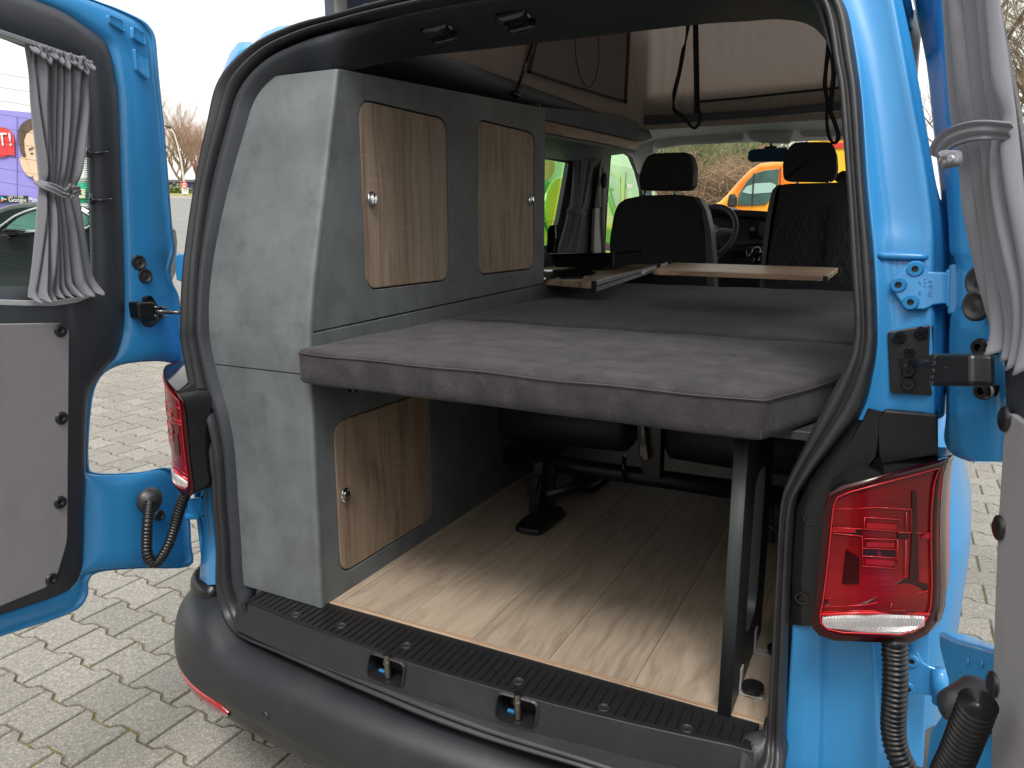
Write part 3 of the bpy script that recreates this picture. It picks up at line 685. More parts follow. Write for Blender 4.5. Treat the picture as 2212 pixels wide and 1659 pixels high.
# embossed arrow on the hinge leaf
q = MB(); 
for a, b in (((866, 230), (864, 275)), ((866, 228), (855, 240)), ((866, 228), (877, 240)), ((852, 283), (874, 283)), ((852, 300), (874, 300)), ((852, 283), (852, 300)), ((790, 270), (800, 290)), ((800, 270), (790, 290)), ((790, 205), (800, 225)), ((858, 195), (874, 195)), ((858, 205), (874, 205)), ((825, 190), (835, 190)), ((825, 210), (835, 215)), ((825, 235), (835, 238))):
    q.tube([f7(*a, -.0535), f7(*b, -.0535)], .0009, 5)
q.out('hinge_stamp', M['blue'], van)
P = [f7(*p, -.047) for p in ((581, 552), (592, 542), (868, 497), (886, 506), (888, 950), (876, 966), (612, 952), (598, 938))]
cp = MB().prism(P, V((0, .008, 0))).out('door_check_plate', M['plastic'], van, bevel=.003)
for b in ((658, 578), (805, 550), (727, 676), (718, 800), (718, 888)):
    q = MB(); bolt(q, f7(*b, -.0475), NY, .0105 if b[0] != 727 else .008, .006); q.out('bolt', M['gloss'], cp)
P = [f7(*p, -.049) for p in ((655, 715), (800, 706), (800, 745), (760, 770), (655, 765))]
MB().prism(P, V((0, .01, 0))).out('check_slot', M['gloss'], cp)
# right door frame of reference
PH = R(15); RPp = (.893, 0, 0); RPn = V((math.cos(PH), math.sin(PH), 0)); RN = -RPn
def rd(x, y, off=0): return onpl(x, y, V(RPp)+RN*off, RPn)
def rdc(x, y, off=0): return rd(*c7(x, y), off)
rdoor = empty('rear_door'); rdoor.parent = van; rdoor.location = V((0, 0, 0))-wpos(van); rdoor['label'] = 'right rear door seen almost edge on'
ldoor = empty('rear_door'); ldoor.parent = van; ldoor.location = V((0, 0, 0))-wpos(van); ldoor['label'] = 'left rear door swung wide open showing its inner side'
# check arm and PRESS box (right)
a = f7(745, 742, -.055); b = rdc(1005, 785, .07)
mb = MB(); mb.tube([a, lerp(a, b, .3)+V((0, -.004, .002)), b], [.006, .0055, .006], 8); mb.out('check_arm', M['plastic'], rdoor, smooth=True)
def obox(name, corners, depth_dir, m, parent, bev=.004, seg=3):
    return MB().prism(corners, depth_dir).out(name, m, parent, bevel=bev, seg=seg)
vn = (EYE-rdc(1150, 800)); vn.z = 0; vn.normalize()
bx_ = [rdc(x, y, .045) for x, y in ((1000, 690), (1300, 690), (1304, 908), (1000, 905))]
cb = obox('door_check_box', bx_, -RN*-.03+V((0, 0, 0)), M['plastic'], rdoor, .006)
u_ = (bx_[1]-bx_[0]).normalized()
fr_ = [bx_[0]+V((0, 0, 0)), bx_[1], bx_[2], bx_[3]]
def text(name, s, o, xdir, ydir, size, m, parent, ext=.0006, align='CENTER'):
    cu = bpy.data.curves.new(name, 'FONT'); cu.body = s; cu.size = size; cu.extrude = ext; cu.align_x = align; cu.align_y = 'CENTER'
    t_ = bpy.data.objects.new(name, cu); C.objects.link(t_); bpy.context.view_layer.update()
    me = bpy.data.meshes.new_from_object(t_.evaluated_get(bpy.context.evaluated_depsgraph_get())); bpy.data.objects.remove(t_)
    x = V(xdir).normalized(); z = x.cross(V(ydir)).normalized(); y = z.cross(x)
    me.transform(Matrix(((x.x, y.x, z.x, o[0]), (x.y, y.y, z.y, o[1]), (x.z, y.z, z.z, o[2]), (0, 0, 0, 1))))
    me.materials.clear(); me.materials.append(m); return link(me, name, None, parent)
M['mark'] = mat('moulded_letters', (.05, .05, .052), .5)
nrm_ = RN
text('press_lettering', 'PRESS', lerp(lerp(bx_[0], bx_[3], .5), lerp(bx_[1], bx_[2], .5), .17)+RN*.0012+RN*0.030, (0, 0, -1), u_, .018, M['mark'], cb)
for (x, y) in ((1205, 645), (1225, 935)):
    c = rdc(x, y, .015); q = MB(); P = [rdc(x+dx, y+dy, .02) for dx, dy in ((-75, 45), (-30, -15), (20, -40), (65, -35), (75, 45))] if y < 800 else [rdc(x+dx, y+dy, .02) for dx, dy in ((-60, -40), (-30, 25), (10, 40), (45, 30), (60, -40))]
    e_ = MB().prism(P, -RN*.012).out('check_ear', M['plastic'], cb, bevel=.003); bolt(q, rdc(x+5, y, .034), V((-.7, -.7, 0)), .012, .009); q.out('bolt', M['gloss'], cb)
# blue inner sheet of the right door
RDr = [(-120, 1948, 1985, 2118), (0, 1972, 2003, 2125), (137, 2001, 2025, 2130), (273, 2015, 2040, 2138), (410, 2031, 2055, 2145), (500, 2037, 2062, 2150), (545, 2039, 2064, 2154), (565, 2040, 2078, 2155), (660, 2046, 2080, 2160), (690, 2044, 2064, 2163), (800, 2044, 2062, 2166), (900, 2043, 2062, 2166), (945, 2038, 2062, 2165), (968, 2046, 2068, 2164), (985, 2062, 2080, 2163), (998, 2100, 2110, 2161)]
rows = []
for y_, a, f_, t_ in RDr:
    A_, F_, T_ = rd(a, y_, -.02), rd(f_, y_, -.005), rd(t_, y_, .012)
    rows.append([A_-RN*.025, A_, lerp(A_, F_, .35)+RN*.004, lerp(A_, F_, .7)-RN*.004, F_, lerp(F_, T_, .12)+RN*.014, lerp(F_, T_, .45)+RN*.013, lerp(F_, T_, .8)+RN*.006, T_, T_-RN*.008])
rc_ = cat([tuple(c for p in r_ for c in p) for r_ in rows], 3)
rows = [[V(r_[3*i:3*i+3]) for i in range(10)] for r_ in rc_]
MB().grid(rows).out('inner_panel', M['blue'], rdoor, smooth=True)
low = [rd(*p, .0) for p in ((2026, 1363), (2063, 1380), (2144, 1402), (2230, 1420), (2230, 1760), (1995, 1760), (1999, 1659), (2001, 1634), (2009, 1576), (2030, 1547), (2046, 1510), (2046, 1469), (2028, 1400))]
MB().prism(low, -RN*.045).out('lower_hinge_arm', M['blue'], rdoor, bevel=.006, seg=3)
def dimple(mb, c, n, r): return lathe(mb, [(r, .000), (r*.8, .0025), (r*.55, .0005), (.0001, .0012)], frame_m(c, n), 14)
for p in ((2091, 1428), (2121, 1433)):
    q = MB(); dimple(q, rd(*p, .001), RN, .005); q.out('rivet', M['blue'], rdoor, smooth=True)
def grommet(c, n, r, parent):
    q = MB(); lathe(q, [(r, 0), (r, .005), (r*.88, .008), (r*.72, .007), (r*.62, .0035), (r*.35, .0035), (r*.2, .0045), (.0001, .0050)], frame_m(c, n), 24); return q.out('grommet', M['rubber'], parent, smooth=True)
fn = V((-.72, -.69, 0))
grommet(rd(2119, 608, .028), fn, .021, rdoor); grommet(rd(2113, 660, .030), fn, .021, rdoor)
# right lower hinge
f8 = lambda x, y, off: onr(*c8(x, y), off)
leaf('hinge_leaf', [(680, 1056), (745, 1058), (770, 1110), (805, 1130), (835, 1140), (890, 1190), (890, 1310), (835, 1290), (760, 1275), (715, 1280), (680, 1278)], [(713, 1097), (694, 1243)], -.01, f8, r=.012)
MB().tube([f8(862, 1150, -.012), f8(862, 1320, -.012)], .013, 14).out('hinge_barrel', M['blue'], van, smooth=True)
# left lower hinge and upper hinge stub
f3 = lambda x, y, off: onr(270+.2116*x, 999+.2116*y, off)
leaf('hinge_leaf', [(788, 300), (850, 292), (903, 405), (893, 480), (850, 590), (800, 585), (785, 540), (640, 525), (630, 370), (760, 360), (780, 330)], [(805, 350), (856, 455), (812, 538)], -.012, f3, r=.011)
P = [Y(*p, .0) for p in ((382, 549), (402, 549), (406, 560), (405, 606), (396, 610), (380, 605), (376, 560))]
MB().prism(P, V((0, .02, 0))).out('hinge_knuckle', M['blue'], van, bevel=.004)
P = [Y(270+.2116*x, 999+.2116*y, -.02) for x, y in ((600, 530), (748, 530), (748, 575), (720, 588), (630, 590), (602, 560))]
MB().prism(P, V((0, .03, 0))).out('hinge_knuckle', M['blue'], van, bevel=.005)
def conduit(name, path, r0, parent, rings=.0042):
    pts = [V(p) for p in cat(path, 30)]
    L_ = [0]
    for a, b in zip(pts, pts[1:]): L_.append(L_[-1]+(b-a).length)
    N_ = int(L_[-1]/rings*4); out = []; j = 0; rad = []
    for k in range(N_+1):
        s_ = L_[-1]*k/N_
        while j < len(L_)-2 and L_[j+1] < s_: j += 1
        t_ = (s_-L_[j])/max(1e-9, L_[j+1]-L_[j]); out.append(lerp(pts[j], pts[j+1], t_)); rad.append(r0*(1, .86, .80, .95)[k % 4] if k % 4 != 0 else r0*1.04)
    return MB().tube(out, rad, 18).out(name, M['plastic'], parent, smooth=True)
LX = -.90
cl = [(323, 1086, -.885), (319, 1126, -.865), (317, 1168, -.862), (318, 1196, -.86), (328, 1216, -.858), (344, 1210, -.855), (363, 1179, -.85), (376, 1143, -.845), (386, 1106, -.83), (398, 1073, -.81), (412, 1050, -.79)]
conduit('cable_conduit', [tuple(X(x, y, d)) for x, y, d in cl], .0145, ldoor, .0088)
q = MB(); lathe(q, [(.036, 0), (.036, .006), (.031, .012), (.024, .022), (.018, .026), (.0001, .028)], frame_m(X(322, 1081, -.905), (1, -.1, 0)), 22); q.out('conduit_boot', M['rubber'], ldoor, smooth=True)
cr = [c8(625, 1000)+(-.10,), c8(625, 1070)+(-.10,), c8(628, 1180)+(-.105,), c8(622, 1330)+(-.11,), c8(618, 1460)+(-.11,), c8(640, 1580)+(-.115,), c8(700, 1700)+(-.12,)]
conduit('cable_conduit', [tuple(Y(*p)) for p in cr], .0195, van, .0085)
cr2 = [c8(1060, 1320), c8(1030, 1400), c8(990, 1500), c8(950, 1600), c8(900, 1700)]
conduit('cable_conduit', [tuple(rd(*p, .075)) for p in cr2], .020, rdoor, .0085)
q = MB(); lathe(q, [(.036, 0), (.036, .008), (.031, .018), (.024, .034), (.018, .046), (.0001, .05)], frame_m(rd(*c8(1065, 1330), .02), (-.8, -.5, .05)), 22); q.out('conduit_boot', M['rubber'], rdoor, smooth=True)

# ================================================================ LEFT DOOR
LX0 = -.95
O_ = [(-400,-230),(-100,-110),(100,-40),(205,0),(256,19),(305,42),(325,60),(335,82),(339,120),(345,188),(354,273),(364,400),(372,500),(377,540),(368,580),(372,610),(385,640),(392,700),(400,782),(340,780),(260,788),(215,815),(196,880),(190,1000),(212,1022),(300,1020),(372,1013),(404,1080),(412,1172),(408,1223),(300,1228),(215,1236),(192,1254),(187,1290),(150,1325),(0,1375),(-400,1510)]
T_ = [(-400,-170),(-100,-60),(20,-20),(75,0),(137,26),(188,60),(222,85),(236,106),(244,137),(250,171),(256,222),(262,400),(266,500),(267,540),(268,580),(269,610),(269,650),(269,680),(265,720),(252,765),(228,795),(203,828),(189,870),(184,1000),(184,1025),(184,1050),(183,1075),(182,1100),(181,1150),(180,1180),(179,1210),(176,1230),(170,1248),(160,1262),(130,1283),(0,1328),(-400,1460)]
W_ = [(-400,-30),(-100,50),(0,82),(60,105),(120,125),(155,138),(168,146),(177,160),(181,185),(184,230),(187,290),(190,380),(193,460),(195,520),(196,560),(196,580),(196,595),(193,605),(188,610),(180,613),(170,614),(160,614),(150,615),(140,615),(130,616),(120,616),(110,617),(100,617),(90,618),(80,618),(60,618),(40,618),(20,619),(0,620),(-50,622),(-150,626),(-400,640)]
pts = cat([o+t+w_ for o, t, w_ in zip(O_, T_, W_)], 4, closed=False)
def ldp(x, y, d): return X(x, y, d)
rows = []
for p in pts:
    o, t = V(p[0:2]), V(p[2:4])
    k = (t-o).length; e = min(.45, 9/max(k, 1)); dp = min(1, k/60)
    P0 = ldp(*o, -.975); P1 = ldp(*o, -.952); P2 = ldp(*lerp(o, t, e*.7), -.949); P3 = ldp(*lerp(o, t, e), -.957); P4 = ldp(*lerp(o, t, min(.9, e*2.2)), -.95+.012*dp); P5 = ldp(*lerp(o, t, .75), -.95+.016*dp); P6 = ldp(*t, -.938); P7 = P6+V((-.02, 0, 0))
    rows.append([P0, P1, P2, P3, P4, P5, P6, P7])
MB().grid(rows).out('inner_panel', M['blue'], ldoor, smooth=True)
# outer skin
sk = [ldp(*p[0:2], -.980) for p in pts]; skm = [ldp(*p[2:4], -.990) for p in pts]; sk2 = [ldp(*p[4:6], -.990) for p in pts]
MB().grid([sk, skm, sk2]).out('outer_skin', M['blue'], ldoor, smooth=True, solid=.004)
rows = []
for p in pts:
    t, w_ = V(p[2:4]), V(p[4:6])
    rows.append([ldp(*t, -.936)+V((-.01, 0, 0)), ldp(*t, -.930), ldp(*lerp(t, w_, .06), -.917), ldp(*lerp(t, w_, .2), -.905), ldp(*lerp(t, w_, .5), -.900), ldp(*lerp(t, w_, .8), -.905), ldp(*lerp(t, w_, .94), -.915), ldp(*w_, -.935), ldp(*w_, -.965)])
MB().grid(rows).out('trim_panel', M['trim'], ldoor, smooth=True)
# embossed pockets in the blue corner
def z1(x, y): return (.1709*x, .1709*y)
for P in ([(1370, 180), (1560, 260), (1590, 400), (1560, 400), (1390, 290)], [(1680, 330), (1830, 420), (1850, 570), (1820, 570), (1680, 480)], [(1700, 600), (1865, 700), (1890, 1000), (1860, 1000), (1725, 880)]):
    q = rquad([ldp(*z1(*p), -.926) for p in P], .0045, 3); c = sum(q, V())/len(q)
    i1 = [lerp(p, c, .06)+V((.0012, 0, 0)) for p in q]; i2 = [lerp(p, c, .16)+V((-.0015, 0, 0)) for p in q]; q0 = [p+V((-.022, 0, 0)) for p in q]
    MB().grid([q0, i1, i2], cu=True).add(i2, [tuple(range(len(i2)))]).out('pressed_pocket', M['blue'], ldoor, smooth=True)
grommet(ldp(298, 567, -.936), (1, -.15, 0), .0195, ldoor); grommet(ldp(312, 596, -.936), (1, -.15, 0), .0195, ldoor); grommet(ldp(343, 1113, -.936), (1, -.1, 0), .0155, ldoor)
for p in ((342, 1037), (364, 1038)):
    q = MB(); dimple(q, ldp(*p, -.940), (1, 0, 0), .006); q.out('rivet', M['blue'], ldoor, smooth=True)
# door check on the left door
d2 = lambda x, y, d: ldp(x/3, 553.0-212.3+y/3-0, d) if False else ldp(x*.3333, 553+y*.3333, d)
P = [d2(*p, -.90) for p in ((892, 300), (1000, 296), (1020, 330), (1018, 425), (905, 408))]
cb2 = MB().prism(P, V((-.04, 0, 0))).out('door_check_box', M['plastic'], ldoor, bevel=.006, seg=3)
P = [d2(*p, -.925) for p in ((930, 300), (935, 265), (965, 255), (1000, 275), (1075, 400), (1020, 440), (990, 462), (950, 460), (920, 415))]
MB().prism(P, V((-.01, 0, 0))).out('check_bracket', M['plastic'], cb2, bevel=.003)
for yy in (338, 366, 393):
    MB().tube([d2(1000, yy-4, -.895), d2(1078, yy, -.893)], .0042, 8).out('check_roller', M['gloss'], cb2, smooth=True)
MB().tube([d2(1005, 360, -.89), d2(1085, 364, -.88), d2(1200, 368, -.85), d2(1260, 370, -.80)], [.006, .006, .0035, .0035], 10).out('check_arm', M['gloss'], ldoor, smooth=True)
q = MB(); bolt(q, d2(964, 281, -.914), (1, 0, 0), .011, .006); q.out('bolt', M['gloss'], cb2)
# suede panel with screws
P = rquad([ldp(*p, -.888) for p in ((-400, 706), (150, 698), (146, 1170), (118, 1262), (0, 1310), (-400, 1450))], [0, .028, .02, .03, 0, 0], 6)
MB().prism(P, V((-.02, 0, 0))).out('suede_panel', M['suede2'], ldoor, bevel=.002)
for p in ((131, 714), (133, 903), (130, 1085), (112, 1252)):
    q = MB(); lathe(q, [(.0155, 0), (.015, .002), (.011, .004), (.0045, .0045), (.004, .002), (.0001, .002)], frame_m(ldp(*p, -.8875), (1, 0, 0)), 18); q.out('panel_screw', M['plastic'], ldoor, smooth=True)
# curtain clips
for (x, y) in ((212, 328), (219, 430)):
    q = MB(); q.tube([ldp(x-21, y-12, -.905), ldp(x-21, y+12, -.905)], .005, 8)
    q.tube([ldp(x-20, y+2, -.90), ldp(x, y+3, -.889), ldp(x+18, y+1, -.892), ldp(x+22, y-6, -.905)], .0035, 8)
    q.out('curtain_clip', M['gloss'], ldoor, smooth=True)
# window glass, frit and heater wires
GX = -.955
g = [ldp(*p, GX) for p in ((-398, -52), (195, 140), (205, 632), (-398, 660))]
MB().add(g, [(0, 1, 2, 3)]).out('window_glass', M['glass'], ldoor, solid=.004)
q = MB()
for k in range(16):
    yy = 172+k*29.2
    q.tube([ldp(-400, yy-78, GX+.004), ldp(195, yy+19+0*k, GX+.004)], .00045, 4)
q.out('heater_wire', mat('heater_wire', (.10, .06, .05), .6), ldoor)
q = MB(); 
for r_ in range(120):
    for c_ in range(5):
        y_ = 150+r_*3.9; x0 = 176+ (y_-150)*.0433
        c = ldp(x0-c_*2.4+(1.2 if r_ % 2 else 0)+3, y_, GX+.0045); s_ = .0021*(1-.14*c_)
        q.add([c+V((0, -s_, 0)), c+V((0, 0, s_)), c+V((0, s_, 0)), c+V((0, 0, -s_))], [(0, 1, 2, 3)])
q.out('frit_dots', M['gloss'], ldoor)['kind'] = 'stuff'
MB().prism([ldp(*p, -.925) for p in ((-402, -50), (-366, -38), (-366, 662), (-402, 668))], V((-.05, 0, 0))).out('trim_end_post', M['trim'], ldoor, bevel=.006)
MB().prism([ldp(*p, -.940) for p in ((-416, -240), (-398, -232), (-398, 1512), (-416, 1520))], V((-.048, 0, 0))).out('door_free_edge', M['blue'], ldoor, bevel=.005)
# bottom rail of the window
q = MB(); pr = [(-400, 668), (0, 653), (60, 655), (120, 655), (165, 648), (205, 632)]
q.grid([[ldp(x, y-6, -.896) for x, y in pr], [ldp(x, y-5, -.890) for x, y in pr], [ldp(x, y+5, -.890) for x, y in pr], [ldp(x, y+6, -.896) for x, y in pr]]); q.out('lower_rail', M['alu'], ldoor)

# ================================================================ RIGHT DOOR: trim, glass, suede panel
def rs(s, z, off=0):
    h = V((.915, -.03, 0)); d = V((math.sin(PH), -math.cos(PH), 0)); p = h+d*s; p.z = z; return p+RN*off
rows = []
for y_, t_, w_ in ((-120, 2116, 2128), (15, 2123, 2156), (117, 2127, 2176), (195, 2132, 2192), (280, 2136, 2205), (330, 2139, 2212), (450, 2145, 2226), (560, 2153, 2236), (660, 2158, 2250)):
    a, b = rd(t_, y_, .012), rd(w_, y_, .0)
    rows.append([a-RN*.004, a, lerp(a, b, .2)+RN*.004, lerp(a, b, .5)+RN*.005, lerp(a, b, .8)+RN*.004, lerp(a, b, .95)+RN*.002, b, b-RN*.004])
MB().grid(rows).out('trim_panel', M['trim'], rdoor, smooth=True)
P = [rd(2158, 655, .03), rs(.80, 1.38, .03), rs(.80, .55, .03), rd(2158, 1720, .03), rd(2158, 1150, .03), rd(2164, 1000, .03), rd(2166, 900, .03)]
MB().prism(P, -RN*.05).out('trim_lower', M['trim'], rdoor, bevel=.012, seg=4)
P = rquad([rd(2171, 884, .036), rs(.76, 1.28, .036), rs(.76, .60, .036), rd(2139, 1720, .036), rd(2143, 1500, .036), rd(2147, 1345, .036), rd(2155, 1130, .036)], [.02, .02, 0, 0, 0, 0, 0], 6)
MB().prism(P, -RN*.01).out('suede_panel', M['suede2'], rdoor, bevel=.002)
for p in ((2170, 905), (2158, 1140), (2145, 1478)):
    q = MB(); lathe(q, [(.0155, 0), (.015, .002), (.011, .004), (.0001, .004)], frame_m(rd(*p, .037), RN), 18); q.out('panel_screw', M['plastic'], rdoor, smooth=True)
M['glass2'] = glassmat('door_window_glass', (.93, .97, .94), -.27)
MB().add([rd(2125, -130, -.01), rs(.80, 2.0, -.01), rs(.80, 1.36, -.01), rd(2160, 640, -.01)], [(0, 1, 2, 3)]).out('window_glass', M['glass2'], rdoor)

# ================================================================ CURTAINS
def curtain(name, Le_, Re_, f, N, pleats, amp, label, seed=1, mat_=None, ruffle=True, nr=70, nc=150, wav=1, cat_='curtain', hem=0, waist=.5):
    rnd = random.Random(seed); L_ = [V(p) for p in cat(Le_, 8)]; R_ = [V(p) for p in cat(Re_, 8)]
    def samp(P, t): 
        x = t*(len(P)-1); i = min(int(x), len(P)-2); return lerp(P[i], P[i+1], x-i)
    wd = [rnd.uniform(.6, 1.5) for _ in range(pleats)]; sm = sum(wd); acc = [0]
    for w_ in wd: acc.append(acc[-1]+w_/sm)
    ph = [rnd.uniform(0, 6) for _ in range(pleats)]; am = [rnd.uniform(.7, 1.3) for _ in range(pleats)]
    rows = []
    for i in range(nr+1):
        t = i/nr; l, r_ = samp(L_, t), samp(R_, t); row = []
        for j in range(nc+1):
            u = j/nc; k = 0
            while k < pleats-1 and acc[k+1] < u: k += 1
            fr_ = (u-acc[k])/(acc[k+1]-acc[k])
            uu = u+.012*math.sin(5*t+ph[k])*math.sin(math.pi*fr_)*wav
            d = amp*(1-.55*math.exp(-((t-waist)/.09)**2))*am[k]*(math.sin(math.pi*fr_)**.6)*(.75+.35*math.sin(2.2*t*math.pi+ph[k]))
            if hem: 
                e = max(0, (t-.90)/.10); d += hem*e*e*math.sin(math.pi*fr_); uu += .02*e*math.sin(3*ph[k])
            p = lerp(l, r_, uu)
            if ruffle and t < .07: d += amp*.5*math.sin(u*pleats*2.3*math.pi*2)*(1-t/.07)
            zoff = (-.012*math.sin(math.pi*fr_)*am[k] if t > .93 else 0)*(t-.93)/.07 if t > .93 else 0
            q = f(p.x, p.y)+V(N)*d+V((0, 0, zoff)); row.append(q)
        rows.append(row)
    return tag(MB().grid(rows).out(name, mat_ or M['curtain'], smooth=True, solid=.0012), label, cat_)
cu = curtain('curtain', [(52, 94), (62, 160), (66, 230), (76, 320), (82, 375), (84, 400), (80, 440), (76, 500), (68, 580), (61, 630), (58, 642)],
    [(192, 136), (184, 180), (182, 240), (172, 310), (165, 375), (163, 403), (168, 440), (180, 500), (192, 570), (200, 600), (216, 621)], lambda x, y: X(x, y, -.885), (1, 0, 0), 8, .026,
    'grey pleated curtain tied at its waist in the window of the left rear door', seed=4, hem=.02)
def band(name, pts, w_, f, N, m, parent, lift=.0, folds=2):
    P = cat(pts, 8); rows = []
    for i, (x, y, d) in enumerate(P):
        t = i/(len(P)-1); a = P[max(i-1, 0)]; b = P[min(i+1, len(P)-1)]
        dx, dy = b[0]-a[0], b[1]-a[1]; l = math.hypot(dx, dy) or 1; nx, ny = -dy/l, dx/l
        rows.append([f(x+nx*w_*s_, y+ny*w_*s_)+V(N)*(d+.0022*math.cos(s_*math.pi*folds)) for s_ in (-1, -.75, -.5, -.25, 0, .25, .5, .75, 1)])
    return MB().grid(rows).out(name, m, parent, smooth=True, solid=.003)
fL = lambda x, y: X(x, y, -.880)
band('tieback', [(79, 392, .0), (84, 401, .022), (100, 409, .030), (118, 419, .032), (127, 416, .036), (145, 413, .032), (160, 412, .022), (165, 410, 0)], 9, fL, (1, 0, 0), M['curtain'], cu)
rf = MB()
for k in range(10):
    x0 = 60+k*13.4; y0 = 103+k*3.9; dpt = 17+7*((k*7) % 3)
    rf.tube([fL(x0-3, y0-3)+V((.012, 0, 0)), fL(x0-3.5, y0+dpt*.7)+V((.030, 0, 0)), fL(x0+1, y0+dpt)+V((.034, 0, 0)), fL(x0+5, y0+dpt*.7)+V((.030, 0, 0)), fL(x0+4.5, y0-2)+V((.012, 0, 0))], [.0028, .0036, .004, .0036, .0028], 8)
rf.out('gathered_header', M['curtain'], cu, smooth=True)['kind'] = 'stuff'
q = MB(); c = fL(126, 414)+V((.040, 0, 0))
for k in range(7):
    a = k*.9; q.tube([c+V((0, math.cos(a)*.004, math.sin(a)*.006-.004)), c+V((.008, math.cos(a)*.010, math.sin(a)*.016))], [.004, .0025], 6)
q.out('tieback_gather', M['curtain'], cu, smooth=True)
rl = MB(); P0, P1 = [(-400, -75), (191, 128)], [(-400, -61), (190, 138)]
rl.prism([X(*P0[0], -.862), X(*P0[1], -.862), X(*P1[1], -.862), X(*P1[0], -.862)], V((-.022, 0, 0))); rl = rl.out('curtain_rail', M['satin'], ldoor, bevel=.002)
cu = curtain('curtain', [(2035, -60), (2037, 0), (2050, 200), (2062, 300), (2082, 420), (2100, 500), (2120, 600), (2138, 680), (2156, 735)],
    [(2155, -60), (2160, 0), (2178, 120), (2192, 220), (2200, 285), (2214, 420), (2224, 520), (2232, 620), (2236, 790)], lambda x, y: rd(x, y, .05), RN, 5, .014,
    'grey curtain hanging at the right rear door, tied back with its button loop sticking out', seed=11, hem=.01, ruffle=False, waist=.42)
fR = lambda x, y: rd(x, y, .05)
band('tieback', [(2068, 345, .022), (2082, 326, .030), (2102, 308, .034), (2126, 294, .035), (2160, 283, .033), (2188, 280, .028), (2203, 284, .01)], 21, fR, RN, M['curtain'], cu)
tbk = MB()
tb_pts = [(2030, 354), (2040, 335), (2060, 334), (2072, 330), (2070, 345), (2055, 354), (2038, 358)]
cc = fR(2050, 345)
for k in range(6):
    a = rd(2068, 336+k*2.5, .11); b = rd(2034+(k % 3)*3, 333+k*5, .105+.006*(k % 2)); tbk.tube([a, lerp(a, b, .5)+RN*.004, b], [.006, .006, .0045], 7)
tbk.out('tieback_loop', M['curtain'], cu, smooth=True)
q = MB(); lathe(q, [(.005, 0), (.005, .002), (.0035, .003), (.0001, .002)], frame_m(rd(2055, 344, .122), (-.7, -.7, .1)), 16); q.out('button', M['satin'], cu, smooth=True)
# ================================================================ CABIN SHELL
def plate(name, outer, holes, m4, th, m, parent=None, bev=.0012, **k):
    cu = bpy.data.curves.new(name, 'CURVE'); cu.dimensions = '2D'; cu.fill_mode = 'BOTH'; cu.extrude = max(0, th/2-bev); cu.bevel_depth = bev; cu.bevel_resolution = 1; cu.offset = -bev
    for loop_ in [outer]+holes:
        s_ = cu.splines.new('POLY'); s_.points.add(len(loop_)-1); s_.use_cyclic_u = True
        for i, p in enumerate(loop_): s_.points[i].co = (p[0], p[1], 0, 1)
    t_ = bpy.data.objects.new(name, cu); C.objects.link(t_); bpy.context.view_layer.update()
    me = bpy.data.meshes.new_from_object(t_.evaluated_get(bpy.context.evaluated_depsgraph_get())); bpy.data.objects.remove(t_)
    me.transform(m4); me.materials.clear(); me.materials.append(m); return link(me, name, None, parent, **k)
def MX(x): return Matrix(((0, 0, 1, x), (1, 0, 0, 0), (0, 1, 0, 0), (0, 0, 0, 1)))      # local (u,v) -> (y,z) at x
def MZ(z): return Matrix(((1, 0, 0, 0), (0, 1, 0, 0), (0, 0, 1, z), (0, 0, 0, 1)))
def yz(x, y, xx): p = X(x, y, xx); return (p.y, p.z)
XW = -.80
w1 = [yz(*p, XW) for p in ((1120, 322), (1210, 334), (1229, 341), (1228, 352), (1220, 400), (1207, 470), (1192, 528), (1170, 535), (1120, 535))]
w2 = [yz(*p, XW) for p in ((1316, 333), (1345, 327), (1362, 338), (1376, 370), (1386, 410), (1390, 470), (1390, 552), (1302, 552), (1308, 440))]
far_y = 4.0
lw = plate('cabin_wall', [(.12, .56), (far_y, .56), (far_y, 2.0), (.60, 2.0), (.42, 1.90), (.12, 1.3)], [w1, w2], MX(XW-.012), .02, M['roofl'], van); lw['label'] = 'dark left cabin wall with side windows'
MB().add([V((XW-.03, a, b)) for a, b in w1], [tuple(range(len(w1)))]).out('side_window', M['glassd'], van)
MB().add([V((XW-.03, a, b)) for a, b in w2], [tuple(range(len(w2)))]).out('side_window', M['glass'], van)
mb = MB(); mb.tube([V((XW+.004, a, b)) for a, b in w1], .008, 8, closed=True); mb.out('window_rubber', M['rubber'], van, smooth=True)
mb = MB(); mb.tube([V((XW+.004, a, b)) for a, b in w2], .010, 8, closed=True); mb.out('window_rubber', M['rubber'], van, smooth=True)
plate('cabin_wall', [(.30, .56), (far_y, .56), (far_y, 2.0), (.60, 2.0), (.44, 1.90), (.30, 1.3)], [rrect(.75, 1.40, 1.75, 1.90, .1), rrect(2.0, 1.40, 2.9, 1.90, .1), rrect(3.05, 1.45, 3.75, 1.90, .1)], MX(.80), .02, M['roofl'], van)
for a, b in ((.75, 1.75), (2.0, 2.9), (3.05, 3.75)): MB().add([(.812, a, 1.40), (.812, b, 1.40), (.812, b, 1.90), (.812, a, 1.90)], [(0, 1, 2, 3)]).out('side_window', M['glass'], van)
def c5(x, y): return (972+.415*x, .415*y)
